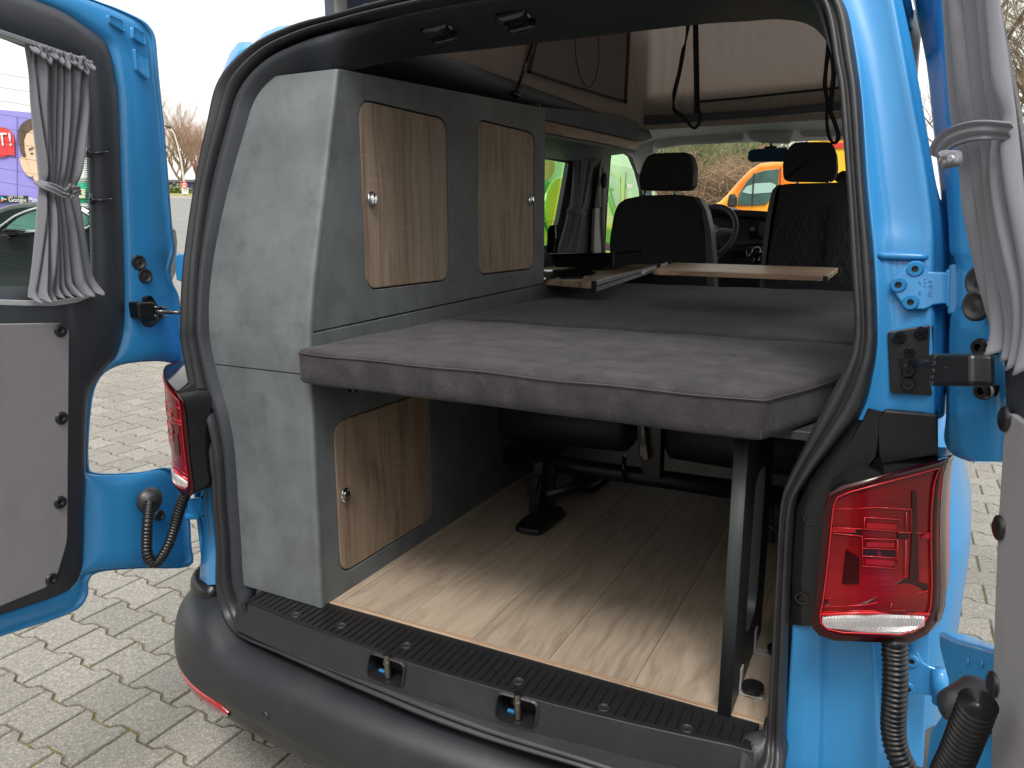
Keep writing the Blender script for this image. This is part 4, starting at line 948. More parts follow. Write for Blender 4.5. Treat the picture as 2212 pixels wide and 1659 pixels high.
# B pillar with belt
P = [X(*c5(*p), -.775) for p in ((795, 790), (840, 788), (830, 900), (812, 1100), (805, 1320), (748, 1320), (755, 1080), (770, 930))]
MB().prism(P, V((-.03, 0, 0))).out('door_pillar', M['dash'], van, bevel=.006)
P = [X(*c5(*p), -.765) for p in ((757, 1085), (800, 1075), (795, 1320), (748, 1320))]
MB().prism(P, V((-.02, 0, 0))).out('pillar_trim', M['headl'], van, bevel=.005)
q = MB(); q.prism([X(*c5(*p), -.755) for p in ((793, 870), (802, 870), (800, 1160), (812, 1320), (800, 1320), (790, 1160))], V((-.004, 0, 0))); q.out('seat_belt', M['web'], van)
q = MB(); q.ell(X(*c5(803, 940), -.75), (.02, .03, .045)); q.out('belt_guide', M['dashg'], van, smooth=True)
# ceiling lining either side of the roof opening, tent frame
TX, TY0, TY1, TZ = -.50, .25, 2.86, 2.085
def lining(s):
    rows = []
    for y_ in (.30, .5, 1.0, 1.5, 2.0, 2.5, 2.86):
        rows.append([V((s*.80, y_, 1.86)), V((s*.74, y_, 1.94)), V((s*.62, y_, 1.985)), V((s*.52, y_, 1.995)), V((s*.47, y_, 2.01)), V((s*.485, y_, 2.05)), V((s*.50, y_, 2.09))] if s < 0 else [V((.80, y_, 1.86)), V((.775, y_, 1.94)), V((.74, y_, 1.985)), V((.70, y_, 2.01)), V((.68, y_, 2.03)), V((.68, y_, 2.05)), V((.68, y_, 2.12))])
    rows = [[V((p.x, p.y, p.z+(-.04 if k == 6 else 0))) for k, p in enumerate(r_)] for r_ in rows]
    return MB().grid(rows).out('roof_lining', M['roofl'], van, smooth=True)
lining(1); lining(-1)
a = [Z(*p, 2.0) for p in ((1368, 262), (1500, 256), (1650, 247), (1816, 236), (1900, 230))]
fr0 = [Y(*c5(x, y), 2.84) for x, y in ((905, 572), (1010, 600), (1180, 596), (1400, 585), (1700, 565), (2030, 528), (2200, 512))]
fr1 = [Y(*c5(x, y), 2.83) for x, y in ((935, 640), (1010, 648), (1180, 640), (1400, 622), (1700, 600), (2030, 572), (2200, 560))]
MB().grid([[p+V((0, .05, .01)) for p in fr0], fr0, [lerp(p, q, .5)+V((0, -.012, 0)) for p, q in zip(fr0, fr1)], fr1, [p+V((0, .05, 0)) for p in fr1]]).out('tent_frame', M['roofl'], van, smooth=False)
for x in (1090, 1215, 1405, 1612, 1835):
    q = MB(); q.cyl(Y(*c5(x, 640-(x-1090)*.075), 2.82), Y(*c5(x, 648-(x-1090)*.075), 2.82), .004, 8); q.out('frame_screw', M['gloss'], van)
# pop-up tent
def translucent(name, col, var=.1, amt=.4):
    m = mat(name, col, .9, var=var, vscale=45, bump=.5, bscale=30, bdist=.004); t = m.node_tree; b = t.nodes['Principled BSDF']; o = t.nodes['Material Output']
    tr = t.nodes.new('ShaderNodeBsdfTranslucent'); tr.inputs[0].default_value = (*col, 1); mx = t.nodes.new('ShaderNodeMixShader'); mx.inputs[0].default_value = amt
    t.links.new(b.outputs[0], mx.inputs[1]); t.links.new(tr.outputs[0], mx.inputs[2]); t.links.new(mx.outputs[0], o.inputs[0]); return m
M['tcanvas'] = translucent('tent_canvas_cloth', (.37, .30, .255)); M['tflap'] = translucent('tent_flap_cloth', (.25, .22, .22), amt=.3)
rnd = random.Random(3)
tw = MB(); TOP = 2.95
def wob(u, v): return .006*math.sin(u*23+v*5)+.004*math.sin(u*51+2*v)
rows = []
for i in range(13):
    t = i/12; z = lerp(2.055, TOP, t)
    row = [V((TX-.01+wob(y_, z)*(1 if y_ > 1.5 else .5), y_, z)) for y_ in [TY0+(TY1-TY0)*k/80 for k in range(81)]]
    row += [V((lerp(TX, .66, k/50), TY1+wob(k/12, z), z)) for k in range(1, 51)]
    row += [V((.67+wob(k, z), lerp(TY1, TY0, k/20), z)) for k in range(1, 21)]
    rows.append(row)
tw.grid(rows); tw.grid([[V((x, TY0-.0, z)) for x in (-.51, 0, .51)] for z in (2.10, TOP)])
tent = tw.out('tent_canvas', M['tcanvas'], van, smooth=True)
MB().box((-.56, .30, TOP), (.70, 2.95, TOP+.05)).out('tent_lid', M['roofl'], van, bevel=.02)
o = MB().add([V((-.585, .30, 2.04)), V((-.585, .30, 2.6)), V((-.585, 2.95, 2.6)), V((-.585, 2.95, 2.04))], [(0, 1, 2, 3)]); o.add([V((-.585, .30, 2.04)), V((-.585, .30, 2.6)), V((.70, .30, 2.6)), V((.70, .30, 2.04))], [(0, 1, 2, 3)])
M['outcv'] = translucent('outer_tent_cloth', (.16, .17, .20), amt=.5); o.out('outer_canvas', M['outcv'], van)
def xs_(pts, off=.006): return [X(*p, TX+off) for p in pts]
fp = [(1163, 60), (1139, 158), (1352, 221), (1360, 20)]
MB().add(xs_(fp, .008), [(0, 1, 2, 3)]).out('window_flap', M['tflap'], tent)
def strip(name, pts, w_, f, m, parent, dd=.003):
    mb = MB(); P = pts; rows = []
    for i, (x, y) in enumerate(P):
        a = P[max(i-1, 0)]; b = P[min(i+1, len(P)-1)]; dx, dy = b[0]-a[0], b[1]-a[1]; l = math.hypot(dx, dy) or 1
        rows.append([f(x-dy/l*w_*s_, y+dx/l*w_*s_) for s_ in (-.5, .5)])
    return mb.grid(rows).out(name, m, parent, solid=dd)
fX = lambda x, y: X(x, y, TX+.013); fY = lambda x, y: Y(x, y, TY1-.014)
strip('flap_band', [(1166, 60), (1154, 100), (1142, 158)], 9, fX, M['web'], tent); strip('flap_band', [(1139, 154), (1250, 190), (1354, 221)], 6, fX, M['web'], tent); strip('flap_band', [(1361, 30), (1357, 130), (1351, 224)], 5, fX, M['web'], tent)
strip('seam_band', [(1394.5, 20), (1393.5, 130), (1392, 240)], 3.6, fY, M['web'], tent)
strip('seam_band', [(1502, 20), (1504, 130), (1506, 246)], 12, fY, M['web'], tent)
strip('seam_band', [(1507, 220), (1600, 212), (1700, 201), (1830, 188)], 5, fY, M['web'], tent)
q = MB(); q.tube([X(*p, TX+.02) for p in cat([(1246, 40), (1243, 90), (1245, 130), (1256, 170), (1271, 188), (1284, 175), (1293, 135), (1293, 90), (1287, 40)], 6)], .0022, 6); q.out('zip_cord_loop', M['web'], van, smooth=True)
q = MB(); q.tube([X(1170, 40, -.46), X(1151, 94, -.46), X(1115, 204, -.46)], .008, 8); q.ell(X(1114, 205, -.465), (.018, .018, .014)); q.out('roof_strut', M['gloss'], van, smooth=True)
fS = lambda x, y: Y(x, y, 1.80)
def strap(pts, w_, d0):
    P = cat(pts, 6); rows = []
    for i, (x, y, wf) in enumerate(P):
        a = P[max(i-1, 0)]; b = P[min(i+1, len(P)-1)]; dx, dy = b[0]-a[0], b[1]-a[1]; l = math.hypot(dx, dy) or 1
        rows.append([Y(x-dy/l*w_*wf*s_, y+dx/l*w_*wf*s_, d0+.01*math.sin(i*.35)+.012*s_*(1-wf)) for s_ in (-.5, 0, .5)])
    return MB().grid(rows).out('webbing_strap', M['web'], van, solid=.0015)
strap([(1489, 20, 1), (1487, 50, 1), (1481, 90, .4), (1476, 110, 1), (1468, 154, 1), (1457, 200, 1), (1455, 222, .45), (1457, 238, .9), (1470, 248, 1), (1484, 262, .8), (1498, 277, .6), (1508, 270, .8), (1512, 255, 1), (1511, 240, .9)], 9, 2.70)
strap([(1790, 80, .8), (1789, 110, 1), (1784, 150, .8), (1782, 185, .9), (1787, 220, .7), (1786, 260, .6), (1790, 292, .7), (1801, 309, .6), (1811, 296, .9), (1803, 265, .9), (1794, 238, .9), (1797, 200, 1), (1801, 160, 1), (1797, 120, .9), (1792, 90, .8)], 11, 2.40)

# headliner at the front, visors, console, windscreen
top = [Y(*c5(x, y), 2.83) for x, y in ((935, 640), (1050, 650), (1180, 643), (1400, 625), (1700, 603), (2030, 574), (2180, 560))]
bot = [Y(*c5(x, y), 3.45) for x, y in ((985, 830), (1060, 760), (1200, 738), (1400, 728), (1600, 720), (1830, 716), (2180, 700))]
MB().grid([top, [lerp(a, b, .5)+V((0, 0, .01)) for a, b in zip(top, bot)], bot, [p+V((0, .12, -.01)) for p in bot]]).out('headliner', M['headl'], van, smooth=True)
def yprism(name, pts, y_, th, m, parent, bev=.008, seg=3, **k):
    return MB().prism([Y(*c5(*p), y_) for p in pts], V((0, th, 0))).out(name, m, parent, bevel=bev, seg=seg, smooth=k.pop('smooth', False), **k)
yprism('windscreen_pillar', [(978, 655), (1062, 715), (1052, 765), (1058, 792), (1030, 805), (1004, 860), (988, 910), (975, 900), (950, 820), (905, 780), (980, 775)], 3.3, .05, M['headl'], van)
yprism('windscreen_pillar', [(978, 905), (990, 905), (1000, 1000), (1000, 1120), (985, 1120)], 3.5, .05, M['dash'], van)
yprism('sun_visor', [(1055, 762), (1060, 725), (1110, 698), (1350, 676), (1405, 656), (1518, 650), (1528, 690), (1532, 732), (1400, 745), (1200, 753), (1100, 772), (1070, 772)], 3.30, .03, M['headl'], van, .02, 4)
yprism('sun_visor', [(1815, 640), (1830, 628), (2050, 622), (2120, 622), (2120, 708), (1840, 714), (1822, 700)], 3.30, .03, M['headl'], van, .02, 4)
yprism('overhead_console', [(1522, 622), (1808, 612), (1790, 700), (1768, 745), (1620, 742), (1562, 725), (1535, 690)], 3.25, .06, M['headl'], van, .015, 4)
yprism('console_seam', [(1570, 690), (1760, 690), (1740, 726), (1600, 722)], 3.243, .01, M['headl'], van, .004)
yprism('rear_view_mirror', [(1548, 830), (1550, 790), (1565, 776), (1755, 764), (1765, 835), (1740, 842), (1560, 842)], 3.42, .03, mat('mirror_glass', (.03, .10, .17), .08, metal=.3), van, .01, 3)
q = MB(); q.cyl(Y(*c5(1670, 745), 3.45), Y(*c5(1672, 770), 3.44), .008, 8); q.cyl(Y(*c5(1640, 768), 3.44), Y(*c5(1700, 764), 3.44), .006, 8); q.out('mirror_stem', M['gloss'], van)
wsg = [Y(*c5(*p), 3.62) for p in ((900, 600), (2200, 560), (2200, 1120), (900, 1130))]
MB().add([wsg[0], wsg[1], wsg[2]+V((0, .45, 0)), wsg[3]+V((0, .45, 0))], [(0, 1, 2, 3)]).out('windscreen', M['glass'], van)
# dashboard
q = MB(); ys_ = 3.62
dtop = [(1340, 1068), (1390, 1072), (1450, 1090), (1560, 1094), (1655, 1100), (1900, 1100), (2180, 1100)]
d2_ = [(1340, 1090), (1390, 1095), (1450, 1118), (1560, 1128), (1655, 1132), (1900, 1132), (2180, 1132)]
d3_ = [(1340, 1130), (1390, 1135), (1450, 1140), (1560, 1140), (1655, 1140), (1900, 1140), (2180, 1140)]
d4_ = [(1340, 1250), (1390, 1250), (1450, 1262), (1560, 1250), (1655, 1245), (1900, 1245), (2180, 1245)]
d5_ = [(1340, 1275), (1390, 1275), (1450, 1282), (1560, 1268), (1655, 1262), (1900, 1262), (2180, 1262)]
d6_ = [(1340, 1560), (1390, 1560), (1450, 1560), (1560, 1560), (1655, 1560), (1900, 1560), (2180, 1560)]
def rowp(L, y_): return [Y(*c5(*p), y_) for p in L]
q.grid([[p+V((0, .5, 0)) for p in rowp(dtop, 3.40)], rowp(dtop, 3.40), rowp(d2_, 3.38), rowp(d3_, 3.45)]); ob = q.out('dashboard', M['dash'], van, smooth=False, bevel=.006)
q = MB(); q.grid([rowp(d3_, 3.45), rowp(d4_, 3.42), rowp(d5_, 3.36), [p+V((0, 0, -.01)) for p in rowp(d5_, 3.37)], rowp([(x, y+20) for x, y in d5_], 3.48), rowp(d6_, 3.52)]); q.out('dashboard_fascia', M['dashg'], ob, bevel=.004)
yprism('screen_bezel', [(1556, 1146), (1650, 1148), (1652, 1240), (1554, 1238)], 3.40, .03, M['gloss'], ob, .004)
yprism('touch_screen', [(1604, 1152), (1648, 1153), (1648, 1228), (1602, 1227)], 3.396, .01, mat('screen_glass', (.02, .035, .05), .1, coat=1), ob, .002)
for (x, y) in ((1575, 1192),): 
    q = MB(); lathe(q, [(.014, 0), (.014, .015), (.012, .018), (.0001, .018)], frame_m(Y(*c5(x, y), 3.40), (0, -1, 0)), 14); q.out('radio_knob', M['satin'], ob, smooth=False)
for y in (1160, 1172, 1182): yprism('radio_button', [(1562, y), (1594, y+1), (1594, y+8), (1562, y+7)], 3.396, .01, M['dash'], ob, .001)
yprism('centre_console', [(1380, 1350), (1440, 1290), (1640, 1275), (1660, 1500), (1380, 1500)], 3.30, .2, M['dash'], ob, .02)
yprism('storage_tray', [(1465, 1300), (1545, 1302), (1548, 1340), (1475, 1345)], 3.29, .05, M['gloss'], ob, .005)
q = MB(); q.ell(Y(*c5(1596, 1316), 3.0), (.030, .030, .034)); q.tube([Y(*c5(1594, 1335), 3.0), Y(*c5(1600, 1372), 3.0)], [.012, .022], 12); q.ell(Y(*c5(1575, 1335), 3.02), (.022, .02, .022)); q.out('gear_lever', M['gloss'], van, smooth=True)
sw = Y(*c5(1352, 1208), 3.30); sm = frame_m(sw, (-.25, -1, .42)); q = MB()
q.tube([sm @ V((math.cos(a)*.163, math.sin(a)*.163, 0)) for a in [2*math.pi*k/48 for k in range(48)]], .0165, 12, closed=True)
sw_o = q.out('steering_wheel', M['seatg'], van, smooth=True)
q = MB()
for a in (0, 180, 270): q.tube([sm @ V((0, 0, .0)), sm @ V((math.cos(R(a))*.155, math.sin(R(a))*.155, 0))], [.032, .018], 8)
q.ell(sw, (.055, .045, .05)); q.out('wheel_hub', M['satin'], sw_o, smooth=True)
MB().tube([sw+V((0, .05, 0)), sw+V((.16, .06, .0))], .010, 8).out('indicator_stalk', M['gloss'], van)

# ================================================================ TALL CABINET
cab = empty('tall_cabinet', (-.6, .6, .59), 'tall grey stone-look cabinet with three oak cupboard doors at the left of the van', 'cabinet')
XC = -.41
S0 = X(697, 1306, XC); S1 = X(668, 720, XC); S2 = X(737, 150, XC)
y_b, y_s, y_t = S0.y, S1.y, S2.y
zs_ = S1.z; zt_ = S2.z
def ry(z):
    s1 = (y_s-y_b)/(zs_-.59); s2 = (y_t-y_s)/(zt_-zs_); u = z-zs_-.02; sp = (u+math.sqrt(u*u+.006))/2
    return y_b+s1*(z-.59)+(s2-s1)*sp*.985
YB = X(1176, 500, XC).y
def dr(L, T, Rr, B_):
    y0 = sum(X(*p, XC).y for p in L)/len(L); y1 = sum(X(*p, XC).y for p in Rr)/len(Rr); z1_ = sum(X(*p, XC).z for p in T)/len(T); z0 = sum(X(*p, XC).z for p in B_)/len(B_)
    return y0, z0, y1, z1_
D1 = dr([(776, 300), (789, 580)], [(800, 223), (940, 245)], [(966, 300), (971, 560)], [(815, 629), (945, 607)])
D2 = dr([(1030, 300), (1034, 560)], [(1050, 264), (1135, 279)], [(1155, 320), (1153, 550)], [(1058, 594), (1130, 583)])
D3 = dr([(719, 950), (734, 1190)], [(745, 903), (900, 851)], [(929, 900), (930, 1090)], [(762, 1226), (905, 1142)])
rr_ = [.045, .042, .045]
hole = [rrect(*d, r_) for d, r_ in zip((D1, D2, D3), rr_)]
m4 = MX(XC-.009)
plate('upper_side_panel', [(YB, zs_+.03), (YB, X(1175, 233, XC).z)]+[(ry(z)+.001, z) for z in [zt_-(zt_-zs_-.002)*k/16 for k in range(17)]], hole[:2], m4, .018, M['conc'], cab, bev=.0012)
plate('lower_side_panel', [(ry(.592)+.002, .592), (YB+.3, .592), (YB+.3, zs_-.06), (YB, zs_+.026), (y_s+.004, zs_-.003)], hole[2:], m4, .018, M['conc'], cab, bev=.0012)
for nm, d, r_, kx, ky in (('left', D1, .045, 803, 430), ('mid', D2, .042, 1146, 432), ('low', D3, .045, 746, 1069)):
    g = .0035; dd = (d[0]+g, d[1]+g, d[2]-g, d[3]-g)
    ob = plate('cupboard_door', rrect(*dd, r_-g, 8), [], MX(XC-.010), .018, M['wood'], cab, bev=.0035)
    ob['label'] = {'left': 'larger oak cupboard door with latch on its left side', 'mid': 'narrower oak cupboard door with latch on its right side', 'low': 'low oak cupboard door under the bed'}[nm]
    c = X(kx, ky, XC+.0008); q = MB(); lathe(q, [(.0195, 0), (.0195, .003), (.0165, .0055), (.0150, .0035), (.0135, .0035), (.0125, .008), (.0001, .009)], frame_m(c, (1, 0, 0)), 28); k_ = q.out('push_latch', M['chrome'], ob, smooth=False, bevel=.0005)
    q = MB(); lathe(q, [(.0148, .0032), (.0138, .0032)], frame_m(c, (1, 0, 0)), 24); q.out('latch_ring', M['gloss'], k_)
# rear panels (upper raked, lower upright) and edge strips
def rearpanel(name, z0, z1, th=.018):
    zz = [z0+(z1-z0)*k/24 for k in range(25)]
    f_ = [V((XC-.0175, ry(z)+.0, z)) for z in zz]; b_ = [V((-.80, ry(z)+.004+.0*z, z)) for z in zz]
    return MB().grid([f_, b_]).out(name, M['conc'], cab, solid=.012)
def seamz(x): return 0
zr = onr(480, 784, 0).z
rearpanel('upper_rear_panel', zr+.0015, zt_-.002); rearpanel('lower_rear_panel', .592, zr-.0015)
for z0, z1 in ((zr+.0015, zt_-.001), (.592, zr-.0015)):
    zz = [z0+(z1-z0)*k/24 for k in range(25)]
    mb = MB(); rows = []
    for z in zz:
        y_ = ry(z); rows.append([V((XC-.0178, y_-.007, z)), V((XC-.006, y_-.0075, z)), V((XC-.001, y_-.0055, z)), V((XC+.0008, y_-.001, z)), V((XC+.0008, y_+.006, z))])
    mb.grid(rows).out('edge_strip', M['conc'], cab, smooth=True)
MB().grid([[V((x, y_, z_)) for x in (-.8, XC-.01)] for y_, z_ in ((y_t, zt_), (YB, X(1175, 233, XC).z))]).out('cabinet_top', M['roofl'], cab)
MB().box((-.80, YB-.016, .6), (XC-.019, YB-.002, 1.98)).out('cabinet_back', M['conc'], cab)
MB().box((-.76, .22, .6), (XC-.03, YB-.03, 1.85)).out('cabinet_core', M['gloss'], cab)
# small knob screw under the bed on the cabinet
q = MB(); lathe(q, [(.013, 0), (.013, .014), (.009, .018), (.0001, .018)], frame_m(X(757, 837, XC), (1, 0, 0)), 16); q.out('round_knob', M['gloss'], cab, smooth=False)

# ================================================================ BED CUSHIONS
def cushion(name, P, z0, z1, label, sd_=1, bev=.022):
    P = [V((x, y, 0)) for x, y in P]; n = 14; rows = []
    r2 = rquad(P, .011, 3); c = sum(r2, V())/len(r2); rn = random.Random(sd_)
    def ringz(inset, z):
        out = []
        for p in r2:
            d = (p-c); l = d.length; out.append(V((c.x+d.x*(1-inset/l), c.y+d.y*(1-inset/l), z)))
        return out
    # sides
    dens = []
    for i in range(len(r2)):
        a, b = r2[i], r2[(i+1) % len(r2)]; k = max(1, int((b-a).length/.03))
        dens += [lerp(a, b, j/k) for j in range(k)]
    r2 = dens
    def wv(p, z): return .0022*math.sin(p.x*11+sd_)*math.sin(p.y*9+1)+.0011*math.sin(p.x*23+p.y*19+sd_)
    prof_ = [(.03, z0), (.006, z0+.001), (.001, z0+.006), (-.0015, z0+.02), (-.0025, (z0+z1)/2), (-.001, z1-.018), (.0005, z1-.009), (.004, z1-.0025), (.012, z1)]
    rows = []
    for ins, z in prof_:
        rg = ringz(ins, z); rows.append([p+V((0, wv(p, z)*.6, wv(p, z)*(1.0 if z > z1-.03 else .3))) for p in rg])
    # top fill rings towards centre
    for t in (.04, .09, .15, .22, .30, .38, .46, .54, .62, .70, .78, .86, .93, .9995):
        rr_x = []
        for p in ringz(.016, z1):
            q = lerp(V((p.x, p.y, z1)), V((c.x, c.y, z1)), t); w0 = math.exp(-t*14)
            rr_x.append(q+V((0, 0, .003*(1-w0)+wv(q, z1)*.8)))
        rows.append(rr_x)
    ob = MB().grid(rows, cu=True).add(rows[0], [tuple(range(len(rows[0])))]).out(name, M['suede'], smooth=True)
    tag(ob, label, 'cushion', 'bed cushions')
    pp = [p+V((0, -.0005, -.0105)) for p in ringz(-.003, z1)]; pp = [V((p.x, p.y+wv(p, z1)*.6, p.z+wv(p, z1))) for p in pp]
    MB().tube(pp, .0013, 6, closed=True).out('piping_seam', M['thr'], ob, smooth=True)
    for p in P[:3]:
        d = (p-c).normalized(); MB().tube([V((p.x, p.y, z))-d*.0035+V((0, wv(p, z)*.5, 0)) for z in (z0+.006, (z0+z1)/2, z1-.010)], .0012, 5).out('corner_seam', M['thr'], ob)
    return ob
zt, zb_ = 1.262, 1.180
br = Z(1650, 860, zt); r2_ = Z(1846, 800, zt); bl = Z(643, 752, zt)
cushion('bed_cushion', [(-.407, -.066), (.636, -.092), (r2_.x, r2_.y), (r2_.x, .572), (XC+.004, .572)], zb_, zt, 'thick charcoal suede bed cushion nearest the open doors, with a cut corner', 1)
cushion('bed_cushion', [(XC+.004, .592), (.79, .592), (.79, 1.33), (XC+.004, 1.33)], zb_, zt+.002, 'charcoal suede bed cushion in the middle of the bed behind the thick one', 2)
cushion('bed_cushion', [(-.50, 1.35), (.79, 1.35), (.79, 2.35), (-.50, 2.35)], zb_, zt-.010, 'charcoal suede bed cushion farthest in, in front of the folding table', 3)
bb = tag(MB().box((XC+.003, .02, 1.161), (.76, 2.35, 1.179)).out('bed_board', M['post'], bevel=.002), 'thin black bed board carrying the suede cushions', 'board')
# ---- support leg board
leg = empty('bed_support', (.62, .1, .59), 'black wood-grain support leg with cut-out standing under the right corner of the bed', 'support leg')
P0 = Z(1547, 1541, .5935); P1 = Z(1576, 1546, .5935); xm = (P0.x+P1.x)/2+.002; yl = min(P0.y, P1.y)+.004
plate('leg_board', [(yl, .593), (yl+.36, .593), (yl+.36, 1.160), (yl, 1.160)], [rrect(yl+.115, .70, yl+.25, 1.05, .045)], MX(xm), .026, M['post'], leg, bev=.001)
for bx1, by1, kx, ky in ((1592, 1480, 1631, 1484), (1632, 1395, 1685, 1396)):
    c = Z(bx1+2, by1+12, .594); e = Z(kx, ky+6, .594); br_ = MB().box((xm+.0135, c.y-.011, .594), (e.x+.02, c.y+.011, .5975)); br_.box((xm+.0135, c.y-.011, .5975), (xm+.0165, c.y+.011, .65)); b2 = br_.out('angle_bracket', M['alu'], leg)
    q = MB(); lathe(q, [(.007, 0), (.007, .010), (.0215, .011), (.0225, .015), (.0215, .019), (.012, .020), (.0001, .0195)], frame_m((e.x-.002, c.y, .5975), (0, 0, 1)), 24); q.out('knurled_knob', M['plastic'], b2, smooth=False)
# ---- folded bench frame below the bed
ben = empty('bench_seat', (.05, 1.0, .6), 'dark folded bench seat with black tube frame on floor feet under the bed', 'bench seat')
def cu_(x, y): return (918+.2686*x, 837+.2686*y)
ty = .99
ta, tb_ = Y(*cu_(520, 525), ty), Y(*cu_(2900, 905), ty); tz = (ta.z+Y(1500, 1035, ty).z)/2
MB().tube([ta, Y(*cu_(1200, 633), ty), V((.78, ty, Y(1600, 1058, ty).z))], .031, 18).out('cross_tube', M['tube'], ben, smooth=True)
for path in ([(1040, 884), (1052, 886), (1200, 900), (1355, 915), (1370, 917)], [(1446, 926), (1458, 928), (1600, 946), (1760, 966), (1780, 968)]):
    MB().tube([Y(*p, 1.02) for p in path], [.070, .096, .100, .096, .072], 28).out('seat_cushion', M['leather'], ben, smooth=True)
def yp(name, pts, y_, th, m=M['tube'], bev=.003): return MB().prism([Y(*cu_(*p), y_) for p in pts], V((0, th, 0))).out(name, m, ben, bevel=bev)
yp('side_arm', [(385, 60), (410, 60), (440, 330), (480, 440), (550, 560), (520, 570), (430, 460), (400, 330)], ty-.08, .03)
yp('leg', [(875, 600), (945, 600), (905, 990), (830, 980)], .80, .02); yp('leg_web', [(945, 600), (1040, 640), (1025, 1000), (900, 1000)], .86, .02, M['plastic'])
yp('leg_latch', [(850, 715), (915, 710), (880, 880), (810, 880)], .78, .03, M['gloss']); yp('leg_socket', [(835, 960), (905, 960), (900, 1100), (840, 1095)], .77, .05, M['plastic'])
def zp(name, pts, m=M['plastic']): return MB().prism([Z(*cu_(*p), .594) for p in pts], V((0, 0, .022))).out(name, m, ben, bevel=.006, seg=3)
zp('foot', [(722, 1158), (760, 1178), (905, 1200), (950, 1185), (1132, 1040), (1112, 1005), (1000, 985), (800, 1080)])
zp('foot', [(1165, 800), (1200, 822), (1340, 852), (1380, 830), (1500, 722), (1440, 700), (1300, 700)])
MB().tube([Y(*cu_(975, 862), .80), Y(*cu_(1250, 780), .90), Y(*cu_(1450, 690), 1.1)], .013, 10).out('brace', M['tube'], ben, smooth=True)
yp('brace_plate', [(1050, 640), (1300, 700), (1440, 690), (1290, 740), (1230, 730)], 1.08, .02)
yp('bracket', [(1730, 60), (1900, 60), (1900, 330), (1890, 745), (1760, 735), (1720, 540), (1700, 300)], ty-.09, .05, M['tube'])
yp('bracket_arm', [(1735, 270), (1760, 270), (1800, 590), (1760, 590), (1720, 540)], ty-.12, .02, M['gloss'])
q = MB(); q.tube([Y(*cu_(1605, 540), ty-.05), Y(*cu_(1598, 640), ty-.07), Y(*cu_(1605, 750), ty-.05)], .008, 8); q.out('clamp_ring', M['gloss'], ben, smooth=True)
for p in ((1605, 545), (1665, 545)):
    q = MB(); q.cyl(Y(*cu_(*p), ty-.075), Y(*cu_(p[0]+12, p[1]), ty-.078), .006, 10); q.out('bolt', M['alu'], ben)
MB().tube([Y(1600, 1092, .75), Y(1650, 1130, .72), Y(1700, 1157, .70)], .009, 8).out('release_rod', M['tube'], ben, smooth=True)
yp('leg', [(2700, 900), (2790, 910), (2800, 1400), (2700, 1380)], .9, .03)
zp('foot', [(2830, 1500), (2900, 1540), (2990, 1380), (2900, 1340)])

# ================================================================ KITCHEN
WZ = 1.335
kit = empty('kitchen_unit', (-.6, 2.0, .59), 'low kitchen counter with oak worktop, sink and aluminium edge rail beyond the tall cabinet', 'kitchen counter')
P = [Z(*p, WZ) for p in ((1150, 601), (1280, 611), (1340, 592), (1395, 577), (1418, 571), (1400, 563), (1150, 566))]
MB().prism(P, V((0, 0, -.022))).out('worktop', M['woodY'], kit, bevel=.001)
a, b = P[1], P[4]
MB().prism([a+V((.002, -.002, .004)), b+V((.002, 0, .004)), b+V((.002, 0, -.032)), a+V((.002, -.002, -.032))], V((.012, 0, 0))).out('edge_rail', M['alu'], kit, bevel=.001)
MB().prism([a+V((.0145, -.004, -.010)), b+V((.0145, 0, -.010)), b+V((.0145, 0, -.014)), a+V((.0145, -.004, -.014))], V((.001, 0, 0))).out('rail_groove', M['gloss'], kit)
MB().prism([a+V((-.004, -.006, .008)), a+V((.016, -.006, .008)), a+V((.016, -.006, -.034)), a+V((-.004, -.006, -.034))], V((0, .01, 0))).out('rail_end_cap', M['plastic'], kit, bevel=.002)
MB().box((-.80, 1.36, .6), (-.52, 2.3, WZ-.03)).out('counter_body', M['conc'], kit, bevel=.003)
q = [Z(*p, WZ+.001) for p in ((1130, 604), (1262, 602), (1290, 589), (1283, 586), (1130, 583))]; i_ = [lerp(p, sum(q, V())/5, .10)+V((0, 0, .004)) for p in q]; i2 = [lerp(p, sum(q, V())/5, .2)+V((0, 0, -.0)) for p in q]
MB().grid([q, i_, i2], cu=True).add(i2, [tuple(range(5))]).out('sink', M['gloss'], kit, bevel=.001)
bx0 = empty('cooker_box', (-.5, 1.9, WZ), 'flat black lidded cooker box on the kitchen counter', 'cooker')
P = [Y(*c5(*p), 1.95) for p in ((545, 1392), (525, 1330), (850, 1325), (850, 1392))]
MB().prism(P, V((0, .42, 0))).out('box_body', M['plastic'], bx0, bevel=.006)
P = [Y(*c5(*p), 1.94) for p in ((520, 1330), (518, 1320), (853, 1315), (853, 1327))]
MB().prism(P, V((0, .44, 0))).out('box_lid', M['gloss'], bx0, bevel=.002)
P = [Y(*c5(*p), 1.75) for p in ((500, 1320), (505, 1200), (515, 1172), (548, 1172), (552, 1240), (545, 1320))]
tag(MB().prism(P, V((0, .04, 0))).out('tap', M['gloss'], bevel=.006), 'folded black tap standing behind the cooker box by the window', 'tap')
TZ_ = 1.400
tb = empty('folding_table', (.1, 2.1, TZ_), 'slim oak folding table board held above the bed in front of the front seats', 'table')
P = rquad([Z(*p, TZ_) for p in ((1408, 583), (1787, 596), (1812, 578), (1455, 567))], .03, 4)
MB().prism(P, V((0, 0, -.016))).out('table_top', M['woodX'], tb, bevel=.002)
for p in ((1783, 600), (1812, 581), (1423, 572), (1447, 566)):
    c = Z(*p, TZ_-.004); MB().box((c.x-.007, c.y-.007, c.z-.014), (c.x+.007, c.y+.007, c.z+.005)).out('corner_clip', M['plastic'], tb, bevel=.002)
